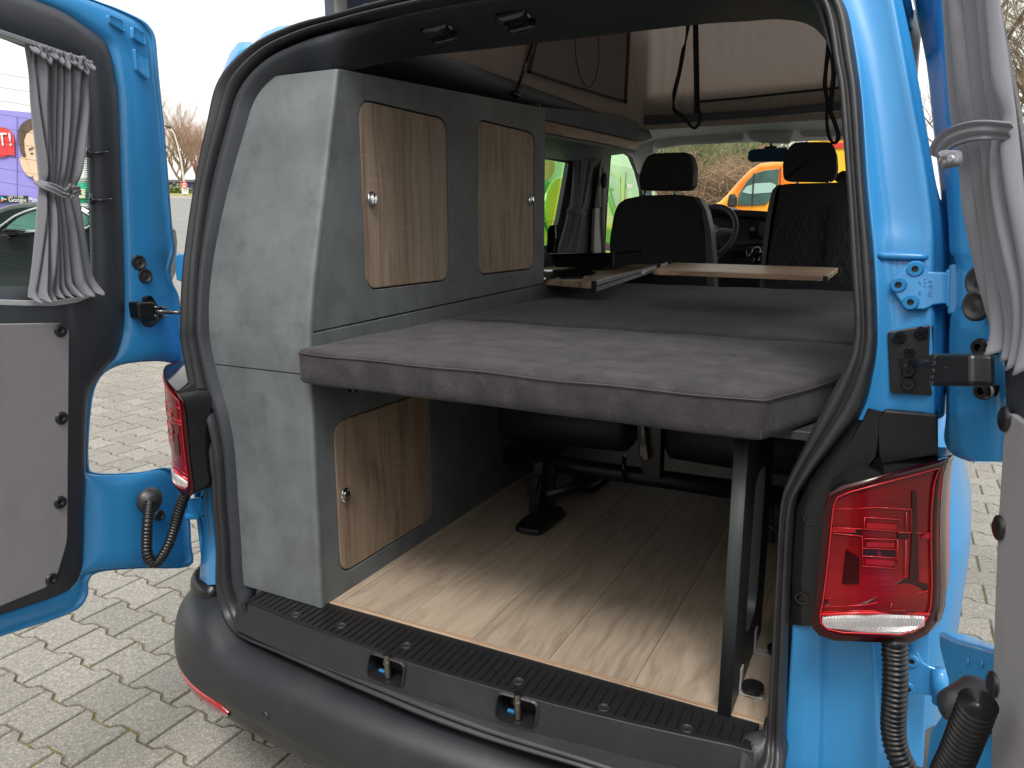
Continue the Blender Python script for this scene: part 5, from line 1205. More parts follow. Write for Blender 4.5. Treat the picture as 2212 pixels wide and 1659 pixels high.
MB().tube([Z(1390, 588, TZ_-.02), Z(1440, 570, TZ_-.02)], .007, 8).out('rail', M['alu'], tb)
# ---- overhead shelf
XS = -.42
sh = empty('overhead_shelf', (-.6, 1.9, 1.9), 'oak fronted overhead locker under the roof beyond the tall cabinet', 'shelf')
F = [X(*p, XS) for p in ((1150, 256), (1150, 281), (1378, 323), (1379, 307))]
MB().prism(F, V((-.012, 0, 0))).out('front_board', M['woodY'], sh, bevel=.001)
MB().prism([F[1]+V((-.014, 0, -.001)), F[2]+V((-.014, 0, -.001)), F[2]+V((-.36, 0, -.03)), F[1]+V((-.36, 0, -.03))], V((0, 0, -.012))).out('bottom_board', M['conc'], sh)
MB().prism([F[0]+V((-.02, 0, -.004)), F[3]+V((-.02, 0, -.004)), F[3]+V((-.36, 0, -.004)), F[0]+V((-.36, 0, -.004))], V((0, 0, .012))).out('top_board', M['roofl'], sh)
for p in ((1190, 304), (1258, 317)):
    c = X(*p, -.60); q = MB(); lathe(q, [(.026, .006), (.026, -.006), (.02, -.009), (.0001, -.009)], frame_m(c, (0, 0, 1)), 16); q.out('spot_lamp', M['chrome'], sh)
g_ = [X(*c5(*p), -.44) for p in ((905, 600), (985, 640), (985, 735), (700, 670), (480, 620), (480, 555))]
MB().prism(g_, V((-.02, 0, 0))).out('corner_lining', M['roofl'], van, bevel=.004)

# ================================================================ FRONT SEATS
def seat(name, back, head, posts, y_, label, sideband, side_sign):
    e = empty(name, (Y(*c5(*back[0]), y_).x, y_, .6), label, 'car seat', 'front seats')
    def rp(pts, y0, th, m, nm, bev):
        return MB().prism(rquad([Y(*c5(*p), y0) for p in pts], .012, 2), V((0, th, 0))).out(nm, m, e, bevel=bev, seg=4, smooth=False)
    b_ = rp(back, y_, .14, M['seat'], 'backrest', .018); rp(head, y_+.02, .11, M['seat'], 'headrest', .03)
    rp(sideband, y_-.004, .10, M['seatg'], 'side_bolster', .008)
    for (x0, y0), (x1, y1) in posts: 
        q = MB(); q.cyl(Y(*c5(x0, y0), y_+.07), Y(*c5(x1, y1), y_+.07), .007, 10); q.cyl(Y(*c5(x1, y1-5), y_+.07), Y(*c5(x1, y1+6), y_+.07), .014, 12); q.out('headrest_post', M['chrome'], e)
    return e, b_
e1, b1 = seat('front_seat', [(828, 1560), (830, 1250), (850, 1120), (872, 1062), (910, 1035), (1000, 1017), (1180, 1012), (1265, 1022), (1300, 1055), (1322, 1150), (1330, 1300), (1335, 1560)],
    [(992, 990), (980, 930), (1000, 860), (1028, 808), (1060, 797), (1228, 791), (1252, 812), (1268, 870), (1262, 970), (1235, 992)], [((1012, 985), (1016, 1015)), ((1172, 985), (1174, 1012))], 2.62,
    'driver seat with black back and grey bolster in front of the steering wheel', [(1262, 1022), (1300, 1030), (1335, 1100), (1358, 1200), (1372, 1350), (1378, 1560), (1335, 1560), (1325, 1200), (1305, 1080)], 1)
e2, b2 = seat('front_seat', [(1622, 1560), (1645, 1250), (1668, 1080), (1690, 985), (1725, 960), (1770, 955), (2065, 948), (2140, 960), (2180, 1560)],
    [(1748, 942), (1735, 925), (1732, 850), (1755, 780), (1788, 745), (1830, 738), (1985, 740), (2008, 800), (2013, 880), (2000, 930), (1970, 945)], [((1805, 938), (1805, 960)), ((1968, 940), (1970, 958))], 2.66,
    'black passenger seat with diamond quilted back behind the gear lever', [(1606, 1560), (1630, 1260), (1655, 1080), (1676, 990), (1705, 962), (1730, 958), (1700, 985), (1680, 1080), (1655, 1260), (1630, 1560)], -1)
q = MB(); M['thread'] = mat('quilting_thread', (.075, .075, .075), .6)
for k in range(-3, 12):
    for sgn in (1, -1):
        x0 = 1700+k*62; pts = [(x0+sgn*t*26-(0 if sgn > 0 else -100), 1120+t*60) for t in range(7)]
        pts = [p for p in pts if 1685 < p[0] < 2130]
        if len(pts) > 1: q.tube([Y(*c5(*p), 2.657) for p in pts], .0018, 4)
q.out('quilt_stitching', M['thread'], e2)
strip('belt_strap', [c5(2000, 1060), c5(1985, 1220), c5(1968, 1400)], 14, lambda x, y: Y(x, y, 2.63), M['web'], e2)
MB().prism([Y(*c5(*p), 2.85) for p in ((2000, 945), (2012, 905), (2040, 888), (2120, 888), (2120, 945))], V((0, .10, 0))).out('second_headrest', M['seat'], e2, bevel=.012, seg=3)
MB().box((-.62, 2.62, .6), (-.05, 3.2, 1.0)).out('seat_base', M['seat'], e1, bevel=.05, seg=3); MB().box((.1, 2.66, .6), (.8, 3.2, 1.0)).out('seat_base', M['seat'], e2, bevel=.05, seg=3)
curtain('curtain', [(1238, 328), (1237, 380), (1231, 440), (1226, 455), (1221, 480), (1210, 520), (1200, 549)], [(1284, 335), (1276, 380), (1264, 440), (1257, 457), (1253, 480), (1246, 520), (1243, 549)], lambda x, y: X(x, y, -.765), (1, 0, 0), 6, .02,
    'small grey curtain tied back beside the side window over the kitchen', seed=9, nr=40, nc=70)
cc_ = [o for o in bpy.data.objects if o.get('label', '').startswith('small grey curtain')][0]
band('tieback', [(1224, 455, 0), (1232, 457, .02), (1245, 459, .026), (1256, 461, .018), (1259, 459, 0)], 3.5, lambda x, y: X(x, y, -.765), (1, 0, 0), M['curtain'], cc_)
# ================================================================ SURROUNDINGS
HN = V((FW.x, FW.y, 0)).normalized(); HR = V((RT.x, RT.y, 0)).normalized()
def BG(x, y, d): return onpl(x, y, EYE+HN*d, HN)          # point on an upright plane d metres away, facing the camera
def gp(p): return gz2(p.x, p.y)
def flat(mb, pts, d, th=.05, away=True): return mb.prism([BG(*p, d) for p in pts], HN*th)
M['purple'] = mat('purple_poster', (.30, .25, .66), .6, var=.06, vscale=1.5); M['skin'] = mat('printed_skin', (.80, .52, .38), .6, var=.06, vscale=3); M['hair'] = mat('printed_hair', (.11, .07, .05), .6, var=.4, vscale=14, stretch=(1, 1, .2))
M['pred'] = mat('printed_red', (.75, .05, .06), .6); M['pwhite'] = mat('printed_white', (.8, .8, .8), .6); M['pblack'] = mat('printed_black', (.02, .02, .025), .5)
hd = empty('advert_hoarding', BG(40, 500, 13.4), 'large purple advertising hoarding with a man and a red speech bubble behind the dark car', 'billboard')
hd.location.z = 0
W0 = 13.5
flat(MB(), [(-700, 150), (-200, 205), (0, 237), (66, 243), (130, 247), (150, 249), (150, 440), (150, 470), (-700, 480)], W0, .12).out('poster_board', M['purple'], hd)
def zz(x, y): return (.2604*x, 216+.2604*y)
def prt(name, pts, d, m): return MB().prism([BG(*zz(*p), d) for p in pts], HN*.01).out(name, m, hd)
prt('portrait_neck', [(215, 450), (460, 450), (500, 620), (480, 700), (300, 700)], W0-.02, M['skin'])
prt('portrait_face', [(190, 300), (215, 260), (260, 225), (430, 220), (470, 330), (465, 520), (430, 640), (380, 700), (310, 690), (250, 620), (215, 540), (200, 400)], W0-.03, M['skin'])
prt('portrait_hair', [(145, 300), (150, 250), (172, 205), (215, 170), (260, 155), (380, 150), (460, 200), (485, 320), (455, 300), (400, 230), (262, 240), (215, 275), (196, 330), (202, 420), (214, 462), (196, 480), (172, 440), (155, 370)], W0-.04, M['hair'])
prt('portrait_ear', [(160, 485), (178, 470), (208, 480), (226, 530), (246, 590), (272, 625), (258, 640), (232, 628), (200, 595), (176, 545)], W0-.045, M['skin'])
prt('portrait_brow', [(235, 405), (270, 390), (275, 398), (238, 416)], W0-.045, M['hair']); prt('portrait_eye', [(250, 440), (270, 436), (272, 444), (252, 448)], W0-.045, M['pblack'])
cbx, cby = 5, 350
prt('speech_bubble', [(cbx+math.cos(a)*115, cby+math.sin(a)*125) for a in [R(10*k) for k in range(-30, 2)]]+[(122, 462), (60, 455)]+[(cbx+math.cos(a)*115, cby+math.sin(a)*125) for a in [R(60+10*k) for k in range(0, 0)]]+[(0, 472), (-60, 460)], W0-.03, M['pred'])
text('bubble_lettering', 'JETZT!', BG(*zz(104, 332), W0-.045), HR, V((0, 0, 1)), .30, M['pwhite'], hd, ext=.005, align='RIGHT')
P = [(0, 792), (-60, 792), (-60, 850), (238, 850), (232, 795)]
prt('store_badge', P, W0-.06, M['pblack'])
text('badge_small_lettering', 'GET IT ON', BG(*zz(64, 806), W0-.075), HR, V((0, 0, 1)), .055, M['pwhite'], hd, ext=.003, align='LEFT')
text('badge_lettering', 'Google Play', BG(*zz(70, 829), W0-.075), HR, V((0, 0, 1)), .105, M['pwhite'], hd, ext=.003, align='LEFT')
for nm, pts, c_ in (('badge_triangle', [(8, 800), (42, 823), (8, 823)], (.1, .5, .8)), ('badge_triangle', [(8, 823), (42, 823), (8, 846)], (.75, .25, .15)), ('badge_triangle', [(36, 817), (58, 825), (36, 830)], (.8, .6, .1))):
    prt(nm, pts, W0-.07, mat('badge_print', c_, .6))
# container panel seams
for k in range(6):
    x = -120+k*52; q = MB(); q.tube([BG(x, 252, W0-.015), BG(x, 470, W0-.015)], .006, 4); q.out('board_seam', M['purple'], hd)
# ---- dark car
CM = mat('dark_car_paint', (.015, .022, .024), .18, coat=1); CG = mat('car_window', (.10, .22, .19), .06, coat=1, var=.3, vscale=1.2)
car = empty('parked_car', BG(140, 600, 10), 'dark parked car with chrome window trim seen through the left door window', 'car'); car.location.z = 0
cz = lambda x, y: (.2604*x, 216+.2604*y)
prof_ = [(-700, 1130), (-560, 1090), (-330, 1040), (-160, 980), (-40, 905), (60, 868), (170, 850), (330, 842), (520, 850), (680, 880), (770, 920), (840, 985), (910, 1015), (960, 1060), (980, 1200), (970, 1500), (930, 1600), (-650, 1620), (-740, 1500), (-740, 1250)]
MB().prism([BG(*cz(*p), 9.3) for p in prof_], HN*1.7).out('car_body', CM, car, bevel=.06, seg=4)
def cpart(name, pts, d, m, th=.02, **k): return MB().prism([BG(*cz(*p), d) for p in pts], HN*th).out(name, m, car, **k)
cpart('side_glass', [(45, 1068), (70, 1040), (150, 975), (240, 932), (330, 905), (330, 1078), (160, 1090), (50, 1098)], 9.285, CG, bevel=.005)
cpart('side_glass', [(345, 903), (500, 897), (620, 912), (700, 950), (770, 1005), (700, 1050), (345, 1075)], 9.285, CG, bevel=.005)
cpart('windscreen', [(-130, 995), (-20, 925), (70, 890), (170, 880), (90, 930), (0, 1000), (-40, 1040), (-180, 1040)], 9.32, mat('car_windscreen', (.32, .52, .50), .08, coat=1, var=.2, vscale=2), .03)
q = MB(); q.tube([BG(*cz(*p), 9.28) for p in cat([(-20, 1065), (50, 1015), (130, 960), (240, 915), (340, 893), (520, 885), (640, 902), (720, 942), (790, 1000)], 8)], .013, 8); q.tube([BG(*cz(*p), 9.28) for p in [(150, 1098), (330, 1085), (720, 1062), (790, 1005)]], .014, 8); q.out('chrome_trim', M['alu'], car, smooth=True)
MB().prism([BG(*cz(*p), 9.15) for p in ((15, 1080), (40, 1066), (150, 1072), (162, 1085), (150, 1100), (60, 1108), (20, 1102))], HN*.14).out('wing_mirror', M['gloss'], car, bevel=.012, seg=3)
MB().prism([BG(*cz(*p), 9.20) for p in ((0, 1115), (55, 1118), (80, 1140), (70, 1160), (20, 1140))], HN*.12).out('mirror_arm', M['gloss'], car, bevel=.01)
for wx in (-470, 770):
    c = BG(*cz(wx, 1500), 9.28); w_ = MB(); lathe(w_, [(.20, .0), (.33, .0), (.34, -.05), (.34, -.2), (.2, -.2)], frame_m(c, -HN), 28); wh = w_.out('wheel', M['rubber'], car, smooth=False)
    w_ = MB(); lathe(w_, [(.21, -.01), (.19, .005), (.05, .01), (.0001, .02)], frame_m(c, -HN), 20); w_.out('rim', M['alu'], wh)
cpart('door_line', [(338, 1080), (343, 1080), (350, 1560), (345, 1560)], 9.292, M['pblack'], .01)
# green cabin behind, seen right of the curtain
gb = empty('green_kiosk', BG(180, 450, 24), 'low green site cabin behind the parked dark car', 'cabin'); gb.location.z = 0
flat(MB(), [(120, 396), (215, 393), (215, 440), (120, 440)], 24, .8).out('cabin_body', mat('green_board', (.03, .36, .22), .6), gb)
flat(MB(), [(164, 408), (184, 408), (184, 428), (164, 428)], 23.9, .05).out('notice', M['clearl'] if False else mat('notice_sheet', (.55, .55, .38), .7), gb)
# ---- trees
def bare_tree(name, base, h, seed, label, m, spread=.55, depth=6, r0=.12, twig_m=None, up=.35, lean=(0, 0)):
    rn = random.Random(seed); tr = MB(); tw = MB()
    def grow(p, d, L, r_, lv):
        n = 3; pts = [p]; q = p; dd = d.copy()
        for k in range(n):
            dd = (dd+V((rn.uniform(-.18, .18), rn.uniform(-.18, .18), rn.uniform(-.05, .16)))).normalized(); q = q+dd*(L/n); pts.append(q)
        (tr if lv < 2 else tw).tube(pts, [r_, r_*.88, r_*.76, r_*.64], 6 if lv < 2 else (4 if lv < 4 else 3), cap=False)
        if lv >= depth: return
        nb_ = rn.choice((2, 3, 4)) if lv > 0 else 6
        for k in range(nb_):
            t = rn.uniform(.35, 1) if k else 1; b = pts[min(3, int(t*3))]
            a = rn.uniform(0, 6.283); side = V((math.cos(a), math.sin(a), rn.uniform(-.1, .5)))
            nd = (dd*(1-spread)+side*spread*rn.uniform(.6, 1.2)+V((0, 0, up*.5))).normalized()
            grow(b, nd, L*rn.uniform(.62, .86), r_*.64*rn.uniform(.8, 1), lv+1)
    grow(V((0, 0, 0)), V((lean[0], lean[1], 1)).normalized(), h*.30, r0, 0)
    e = empty(name, base, label, 'tree')
    me = bpy.data.meshes.new('trunk'); me.from_pydata(tr.v, [], tr.f); me.materials.append(m); o = bpy.data.objects.new('trunk', me); C.objects.link(o); o.parent = e
    me = bpy.data.meshes.new('crown'); me.from_pydata(tw.v, [], tw.f); me.materials.append(twig_m or m); o = bpy.data.objects.new('crown', me); C.objects.link(o); o.parent = e
    return e
BK = mat('tree_bark', (.20, .15, .10), .9, var=.3, vscale=4); TW = mat('twigs', (.36, .25, .17), .9, var=.3, vscale=1); TWR = mat('reddish_twigs', (.42, .22, .17), .9, var=.3, vscale=1)
def onground(x, y):
    d = ray(x, y); t = 1
    for i in range(400):
        p = EYE+d*t
        if p.z < gz(p.x, p.y): break
        t *= 1.02
    return p
def at(x, d): p = BG(x, 480, d); return V((p.x, p.y, gz(p.x, p.y)))
tA = bare_tree('bare_tree', at(398, 84), 11.5, 5, 'bare winter tree with dense pale twigs behind the leaning lamp post', BK, depth=7, r0=.22, twig_m=TW, spread=.5)
tB = bare_tree('bare_tree', at(432, 90), 10.5, 8, 'bare reddish tree half hidden by the van edge', BK, depth=7, r0=.2, twig_m=TWR, spread=.5)
tE = bare_tree('bare_tree', at(175, 70), 10, 15, 'bare tree glimpsed between the curtain and the dotted window edge', BK, depth=6, r0=.2, twig_m=TW, spread=.5)
# ---- lamp post and road sign
lpz = at(404, 74); ls = empty('street_lamp', lpz, 'tall pale leaning street lamp with curved arm in front of the bare tree', 'street lamp')
MB().tube([lpz, BG(400, 410, 74), BG(391, 345, 74), BG(384, 315, 74), BG(377, 290, 74), BG(368, 276, 74)], [.11, .10, .08, .07, .05, .045], 10).out('lamp_pole', mat('pale_pole', (.55, .53, .48), .5), ls, smooth=True)
MB().tube([BG(369, 277, 74), BG(363, 273, 74), BG(357, 271.5, 74)], [.12, .16, .08], 8).out('lamp_head', M['dashg'], ls, smooth=True)
MB().tube([lpz, lpz+(BG(400, 410, 74)-lpz)*.13], .125, 10).out('pole_base', M['pblack'], ls)
sg = empty('road_sign', at(399, 73.5), 'round red rimmed no-overtaking sign above a white plate on the lamp post', 'road sign')
c = BG(398, 399.5, 73.6); q = MB(); lathe(q, [(.0001, 0), (.30, 0), (.30, .02)], frame_m(c, -HN), 28); q.out('sign_disc', M['pwhite'], sg)
q = MB(); q.tube([frame_m(c-HN*.03, -HN) @ V((math.cos(a)*.265, math.sin(a)*.265, 0)) for a in [R(15*k) for k in range(24)]], .05, 6, closed=True); q.out('sign_rim', M['pred'], sg)
for dx, m_ in ((-.09, M['pred']), (.09, M['pblack'])):
    q = MB(); f_ = frame_m(c-HN*.04, -HN); q.prism([f_ @ V((x+dx, y, 0)) for x, y in ((-.075, -.05), (.075, -.05), (.075, 0), (.045, .045), (-.045, .045), (-.075, 0))], HN*.01); q.out('sign_pictogram', m_, sg)
flat(MB(), [(392, 405), (407, 405), (407, 419), (393, 419)], 73.8, .04).out('sign_plate', M['pwhite'], sg)
# ---- far building, white car, hedge, grass strip, road markings
fb = empty('far_building', at(385, 120), 'low building with blue framed windows far behind the white car', 'building')
flat(MB(), [(330, 392), (470, 391), (470, 412), (330, 412)], 118, 8).out('wall', mat('pale_wall', (.45, .43, .40), .8), fb)
flat(MB(), [(325, 388.5), (475, 387.5), (475, 392.5), (325, 393.5)], 117.5, 9).out('roof', mat('dark_roof', (.12, .11, .11), .8), fb)
for x in (366, 375, 386, 407, 416, 430): 
    wf = flat(MB(), [(x-3.6, 393.5), (x+3.6, 393.5), (x+3.6, 409), (x-3.6, 409)], 117.8, .2).out('window', mat('blue_frame', (.06, .09, .35), .5), fb)
    flat(MB(), [(x-2.4, 395.5), (x+2.4, 395.5), (x+2.4, 406), (x-2.4, 406)], 117.7, .1).out('pane', M['dash'], wf)
wc = empty('parked_car', at(379, 88), 'white parked car beside the road sign in the distance', 'car')
WP = mat('white_car_paint', (.75, .75, .76), .3, coat=1)
flat(MB(), [(366, 417), (366, 412), (370, 407.5), (374, 403.5), (384, 403), (389, 406), (392, 410), (392.5, 417)], 88, 1.7).out('car_body', WP, wc, bevel=.12, seg=3)
flat(MB(), [(373, 407.5), (376, 404.6), (383, 404.4), (387.5, 407.5)], 87.9, .1).out('car_glass', M['pblack'], wc)
flat(MB(), [(377, 413), (378, 410), (381, 410), (382, 413)], 87.8, .1).out('wheel', M['pblack'], wc)
gf = tag(flat(MB(), [(405, 411), (460, 409), (460, 430), (405, 430)], 80, .3).out('green_fence', mat('green_fence', (.10, .24, .12), .8, var=.2, vscale=2)), 'plain green screen fence right of the sign post', 'fence')
def sheet(name, pts, m, dz, kind='structure'):
    P = [onground(*p) for p in pts]; P = [V((p.x, p.y, gz(p.x, p.y)+dz)) for p in P]; return tag(MB().add(P, [tuple(range(len(P)))]).out(name, m), kind=kind)
GRS = mat('winter_grass', (.22, .20, .06), .95, var=.35, vscale=.8)
rnd = random.Random(5); gm = MB(); gv = []
ga, gb_ = at(330, 66), at(480, 66); gc, gd = at(480, 90), at(330, 90)
tag(MB().add([V((p.x, p.y, gz(p.x, p.y)+.06)) for p in (ga, gb_, gc, gd)], [(0, 1, 2, 3)]).out('grass_verge', GRS), kind='structure')
kb = MB()
a0, a1 = at(300, 65.5), at(500, 65.5); kb.prism([a0+V((0, 0, -.1)), a1+V((0, 0, -.1)), a1+V((0, 0, .14)), a0+V((0, 0, .14))], HN*.3); tag(kb.out('kerb', mat('kerb_stone', (.42, .40, .37), .9)), kind='structure')
PK = mat('white_road_paint', (.7, .7, .68), .8)
a, b, c_, d_ = (at(340, 8.6), at(470, 7.6), at(470, 7.75), at(340, 8.75))
tag(MB().add([V((p.x, p.y, gz(p.x, p.y)+.004)) for p in (a, b, c_, d_)], [(0, 1, 2, 3)]).out('parking_line', PK), kind='structure')
sb = MB(); rnd = random.Random(2); cb_ = at(382, 80)
for k in range(260):
    p = cb_+HR*rnd.gauss(0, 1.1)+HN*rnd.uniform(-1, 1)+V((0, 0, abs(rnd.gauss(0, .35)))); u = V((rnd.uniform(-1, 1), rnd.uniform(-1, 1), rnd.uniform(-1, 1))).normalized()*.16; v_ = u.orthogonal().normalized()*.16; sb.add([p-u, p+v_, p+u, p-v_], [(0, 1, 2, 3)])
tag(sb.out('low_shrub', mat('shrub_leaf', (.12, .16, .04), .9)), 'low green shrub on the verge in front of the white car', 'shrub')

# ---- green van beside ours, seen through the side windows
GV = mat('lime_paint', (.085, .40, .012), .25, coat=1, var=.2, vscale=1.1); GV2 = mat('lime_print_light', (.16, .50, .02), .25, coat=1, var=.12, vscale=2); GV3 = mat('lime_print_dark', (.07, .28, .02), .3, coat=1)
gv = empty('green_van', (-3.2, 8, 0), 'lime green delivery van parked alongside, seen through the side windows', 'van')
zg = gz(-3, 8); pr = [(-2.55, .35), (-2.45, .5), (-2.45, 1.3), (-2.58, 2.1), (-2.75, 2.42), (-4.2, 2.42), (-4.4, 2.1), (-4.5, 1.3), (-4.5, .35)]
ys_ = [5.15, 5.2, 9.6, 10.0, 10.8, 11.4]; rows = []
for y_ in ys_:
    f = 1; hz = 0
    if y_ > 9.7: hz = (y_-9.6)/1.8
    row = []
    for x, z in pr:
        z2 = z if z < 1.2 else z-(z-1.15)*hz*.9
        row.append(V((-3.48+(x+3.48)*(1-.05*hz), y_, z2+zg)))
    rows.append(row)
MB().grid(rows, cu=True).add(rows[0], [tuple(range(9))]).add(rows[-1], [tuple(range(9))]).out('van_body', GV, gv, bevel=.05, seg=3, smooth=False)
def gpatch(name, pts, x_, m, th=.015, **k): return MB().prism([X(*p, x_) for p in pts], V((-th, 0, 0))).out(name, m, gv, **k)
def gdisc(cx, cy, rx, ry_, x_, m, nm='fruit_print'): return gpatch(nm, [(cx+rx*math.cos(R(15*k)), cy+ry_*math.sin(R(15*k))) for k in range(24)], x_, m, .03, bevel=.01, seg=3)
gdisc(1212, 452, 34, 70, -2.425, GV2); gdisc(1170, 360, 30, 34, -2.43, GV3)
for yy in (342, 470): gpatch('side_rib', [(1100, yy+14), (1240, yy), (1240, yy+2.5), (1100, yy+17)], -2.41, GV3, .01)
gpatch('door_seam', [(1352, 372), (1356, 372), (1352, 470), (1348, 470)], -2.42, GV3, .01)
gpatch('door_panel_line', [(1322, 376), (1342, 372), (1346, 380), (1346, 460), (1341, 464), (1341, 384), (1322, 380)], -2.42, GV2, .012)
gpatch('hinge', [(1355, 398), (1366, 398), (1366, 405), (1355, 405)], -2.40, M['pwhite'], .01)
gpatch('wheel_arch', [(1300+30*math.cos(R(k*12)), 560-40*math.sin(R(k*12))) for k in range(16)], -2.42, M['pblack'], .02)
for y_ in (6.2, 10.3):
    q = MB(); lathe(q, [(.2, .0), (.33, 0), (.34, -.05), (.34, -.22)], frame_m((-2.42, y_, zg+.34), (1, 0, 0)), 24); wh = q.out('wheel', M['rubber'], gv); q = MB(); lathe(q, [(.21, -.01), (.19, .004), (.0001, .02)], frame_m((-2.42, y_, zg+.34), (1, 0, 0)), 20); q.out('rim', M['satin'], wh)

# ---- orange van seen through the windscreen
OY = 10.0
OR = bpy.data.materials.new('orange_wrap'); OR.use_nodes = True; t = OR.node_tree; b = t.nodes['Principled BSDF']; b.inputs['Roughness'].default_value = .25; b.inputs['Coat Weight'].default_value = 1
tc = t.nodes.new('ShaderNodeTexCoord'); n = t.nodes.new('ShaderNodeTexNoise'); n.inputs['Scale'].default_value = 1.1; t.links.new(tc.outputs['Object'], n.inputs[0])
t.links.new(ramp(t, n.outputs[0], [(.3, (.80, .13, .015)), (.45, (.86, .32, .02)), (.6, (.90, .52, .03))]), b.inputs['Base Color'])
ov = empty('orange_van', (2.5, OY, 0), 'orange and yellow delivery van in front of the windscreen, nose to the left', 'van')
prf = [(1345, 1085), (1372, 1062), (1400, 1050), (1440, 1010), (1500, 940), (1560, 880), (1610, 850), (1700, 838), (1745, 830), (1900, 700), (2060, 690), (2300, 684), (2420, 686), (2420, 1300), (1400, 1300), (1340, 1180)]
MB().prism([Y(*c5(*p), OY) for p in prf], V((0, 2.0, 0))).out('van_body', OR, ov, bevel=.06, seg=4)
def op(name, pts, m, dy=-.02, th=.03, **k): return MB().prism([Y(*c5(*p), OY+dy) for p in pts], V((0, th, 0))).out(name, m, ov, **k)
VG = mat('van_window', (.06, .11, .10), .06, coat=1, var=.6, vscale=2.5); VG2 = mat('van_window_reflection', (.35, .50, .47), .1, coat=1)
op('side_window', [(1495, 1068), (1502, 1010), (1550, 935), (1590, 900), (1640, 885), (1712, 878), (1706, 960), (1700, 1010), (1640, 1066), (1560, 1070)], VG, bevel=.01)
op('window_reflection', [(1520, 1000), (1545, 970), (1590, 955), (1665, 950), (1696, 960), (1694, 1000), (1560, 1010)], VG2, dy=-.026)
op('window_divider', [(1578, 905), (1586, 903), (1576, 1068), (1568, 1068)], M['pblack'], dy=-.035)
op('wing_mirror', [(1440, 1068), (1450, 1015), (1470, 1005), (1482, 1030), (1480, 1075), (1450, 1078)], M['pblack'], dy=-.25, th=.2, bevel=.02)
op('door_seam', [(1718, 870), (1722, 870), (1712, 1200), (1707, 1200)], mat('seam_dark', (.2, .04, .01), .5))
op('roof_stripe', [(1900, 745), (2400, 732), (2400, 760), (1900, 775)], mat('red_stripe', (.6, .04, .03), .3, coat=1)); op('white_stripe', [(1925, 705), (2400, 690), (2400, 712), (1925, 728)], WP)
op('sill_stripe', [(1350, 1100), (2400, 1100), (2400, 1112), (1350, 1112)], mat('red_stripe2', (.65, .07, .03), .3))
for x in (1480, 2250):
    q = MB(); c = Y(*c5(x, 1260), OY-.03); lathe(q, [(.2, .0), (.33, 0), (.34, -.05), (.34, -.22)], frame_m(c, (0, -1, 0)), 24); wh = q.out('wheel', M['rubber'], ov); q = MB(); lathe(q, [(.21, -.01), (.0001, .01)], frame_m(c, (0, -1, 0)), 20); q.out('rim', M['satin'], wh)
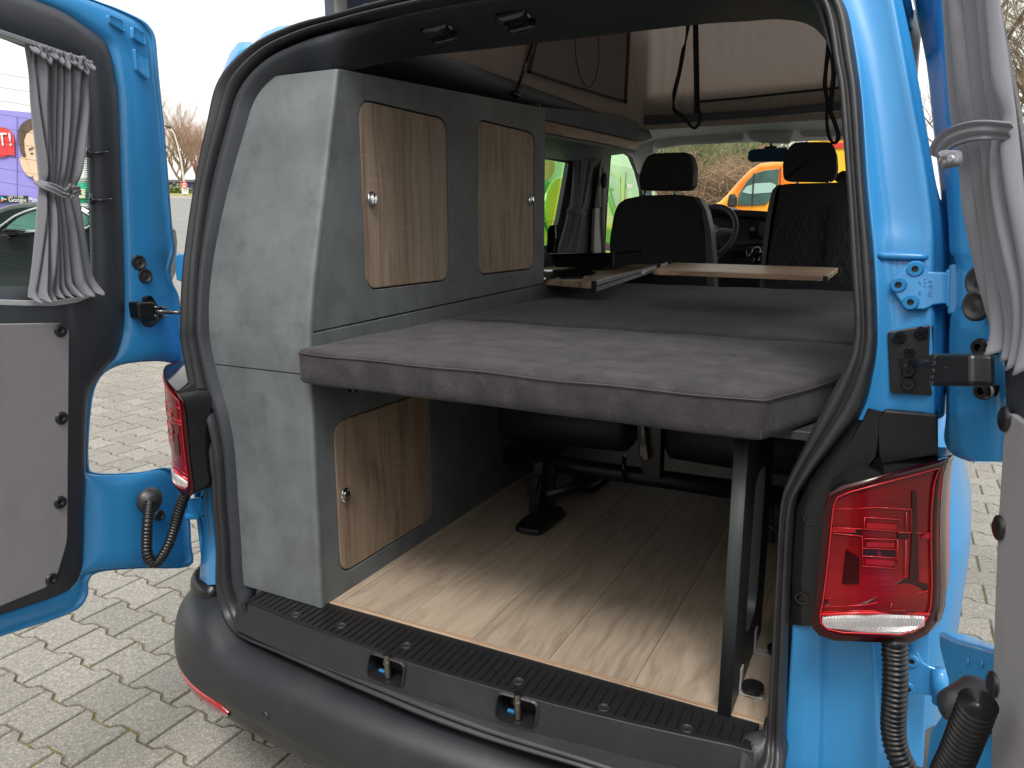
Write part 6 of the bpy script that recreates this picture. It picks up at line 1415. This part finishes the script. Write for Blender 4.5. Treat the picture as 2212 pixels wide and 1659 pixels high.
# ---- green shed with red roof, scrub, thin trees ahead
sh_ = empty('green_shed', (0, 26, 0), 'dark green shed with red pitched roof behind the scrub', 'shed')
def yy_(pts, y_, th, m, nm, par): return MB().prism([Y(*c5(*p), y_) for p in pts], V((0, th, 0))).out(nm, m, par)
yy_([(1330, 890), (1465, 832), (1620, 858), (1640, 1000), (1330, 1000)], 26, 4, mat('dark_green_wall', (.03, .10, .085), .8), 'wall', sh_)
yy_([(1320, 882), (1462, 822), (1640, 852), (1640, 862), (1464, 834), (1322, 894)], 25.8, 5, mat('red_tiles', (.50, .12, .07), .8), 'roof', sh_)
def scrub(name, x0, x1, ytop, ybot, d, n, seed, m, size, label=None, y_plane=True, kind='stuff'):
    rn = random.Random(seed); mb = MB()
    for k in range(n):
        u = rn.random(); x = lerp(x0, x1, u); tp = ytop+12*math.sin(x*.05)+8*math.sin(x*.13+1); y = lerp(tp, ybot, rn.random()**1.1)
        p = Y(x, y, d+rn.uniform(0, 3)) if y_plane else BG(x, y, d+rn.uniform(0, 3)); 
        a = rn.uniform(0, 6.28); dr_ = V((math.cos(a), rn.uniform(-.4, .4), math.sin(a)+.5)).normalized()
        if rn.random() < .35:
            s_ = size*rn.uniform(.5, 1.2); u_ = dr_*s_; v_ = V((rn.uniform(-1, 1), rn.uniform(-1, 1), rn.uniform(-1, 1))).normalized()*s_*.7; mb.add([p-u_*.5, p+v_*.5, p+u_*.5, p-v_*.5], [(0, 1, 2, 3)])
        else:
            L_ = size*rn.uniform(3, 9); mid_ = p+dr_*L_*.5+V((rn.uniform(-.1, .1), 0, rn.uniform(-.1, .1))); mb.tube([p, mid_, p+dr_*L_+V((0, 0, -.06))], size*.09, 3, cap=False)
    o = mb.out(name, m); o['kind'] = kind; return o
S1 = mat('scrub_twigs', (.24, .16, .10), .9, var=.4, vscale=1.5); S2 = mat('scrub_leaves', (.12, .15, .06), .9, var=.5, vscale=1); S3 = mat('pale_scrub', (.30, .28, .19), .9, var=.3, vscale=.7)
scrub('roadside_scrub', 1390, 1640, 372, 470, 17, 4200, 1, S1, .085); scrub('bramble_leaves', 1400, 1640, 345, 450, 20, 3200, 2, S2, .13); scrub('far_scrub', 1370, 1700, 330, 420, 34, 4200, 3, S3, .24)
for x_, h_, s_, lb in ((1541, 7.2, 21, 'slender bare tree rising over the scrub left of the red roof'), (1480, 6.2, 23, 'wide bare tree beyond the driver headrest'), (1620, 5.8, 31, 'bare tree crown showing over the shed roof')):
    p = Y(x_, 440, 30); bare_tree('bare_tree', (p.x, 30, gz(p.x, 30)+.3), h_, s_, lb, BK, depth=6, r0=.10, twig_m=TW, spread=.45)
# ---- right side: bare tree and warm blur behind the right door window
pt = at(2330, 14); bare_tree('bare_tree', pt, 9.0, 44, 'gnarled bare tree seen through the glass of the right rear door', BK, depth=7, r0=.14, twig_m=BK, spread=.62, up=.2)

# ---- added unseen block behind the camera, keeps low sky light from under the bed
ws = empty('sky_blocker', (0, -11, 0), 'long grey hall shape added out of view behind the camera to block low sky light', 'building')
MB().box((-16, -13, 0), (16, -9.5, 4.3)).out('wall', mat('blocker_cladding', (.10, .095, .095), .7, var=.1, vscale=.5), ws)
MB().box((-16.3, -13.3, 4.3), (16.3, -9.2, 4.6)).out('roof', M['dash'], ws)
for k in range(6):
    d_ = MB().box((-14+k*4.8, -9.5, .2), (-10.8+k*4.8, -9.42, 3.6)).out('blocker_panel', mat('blocker_panel', (.18, .18, .19), .6), ws)
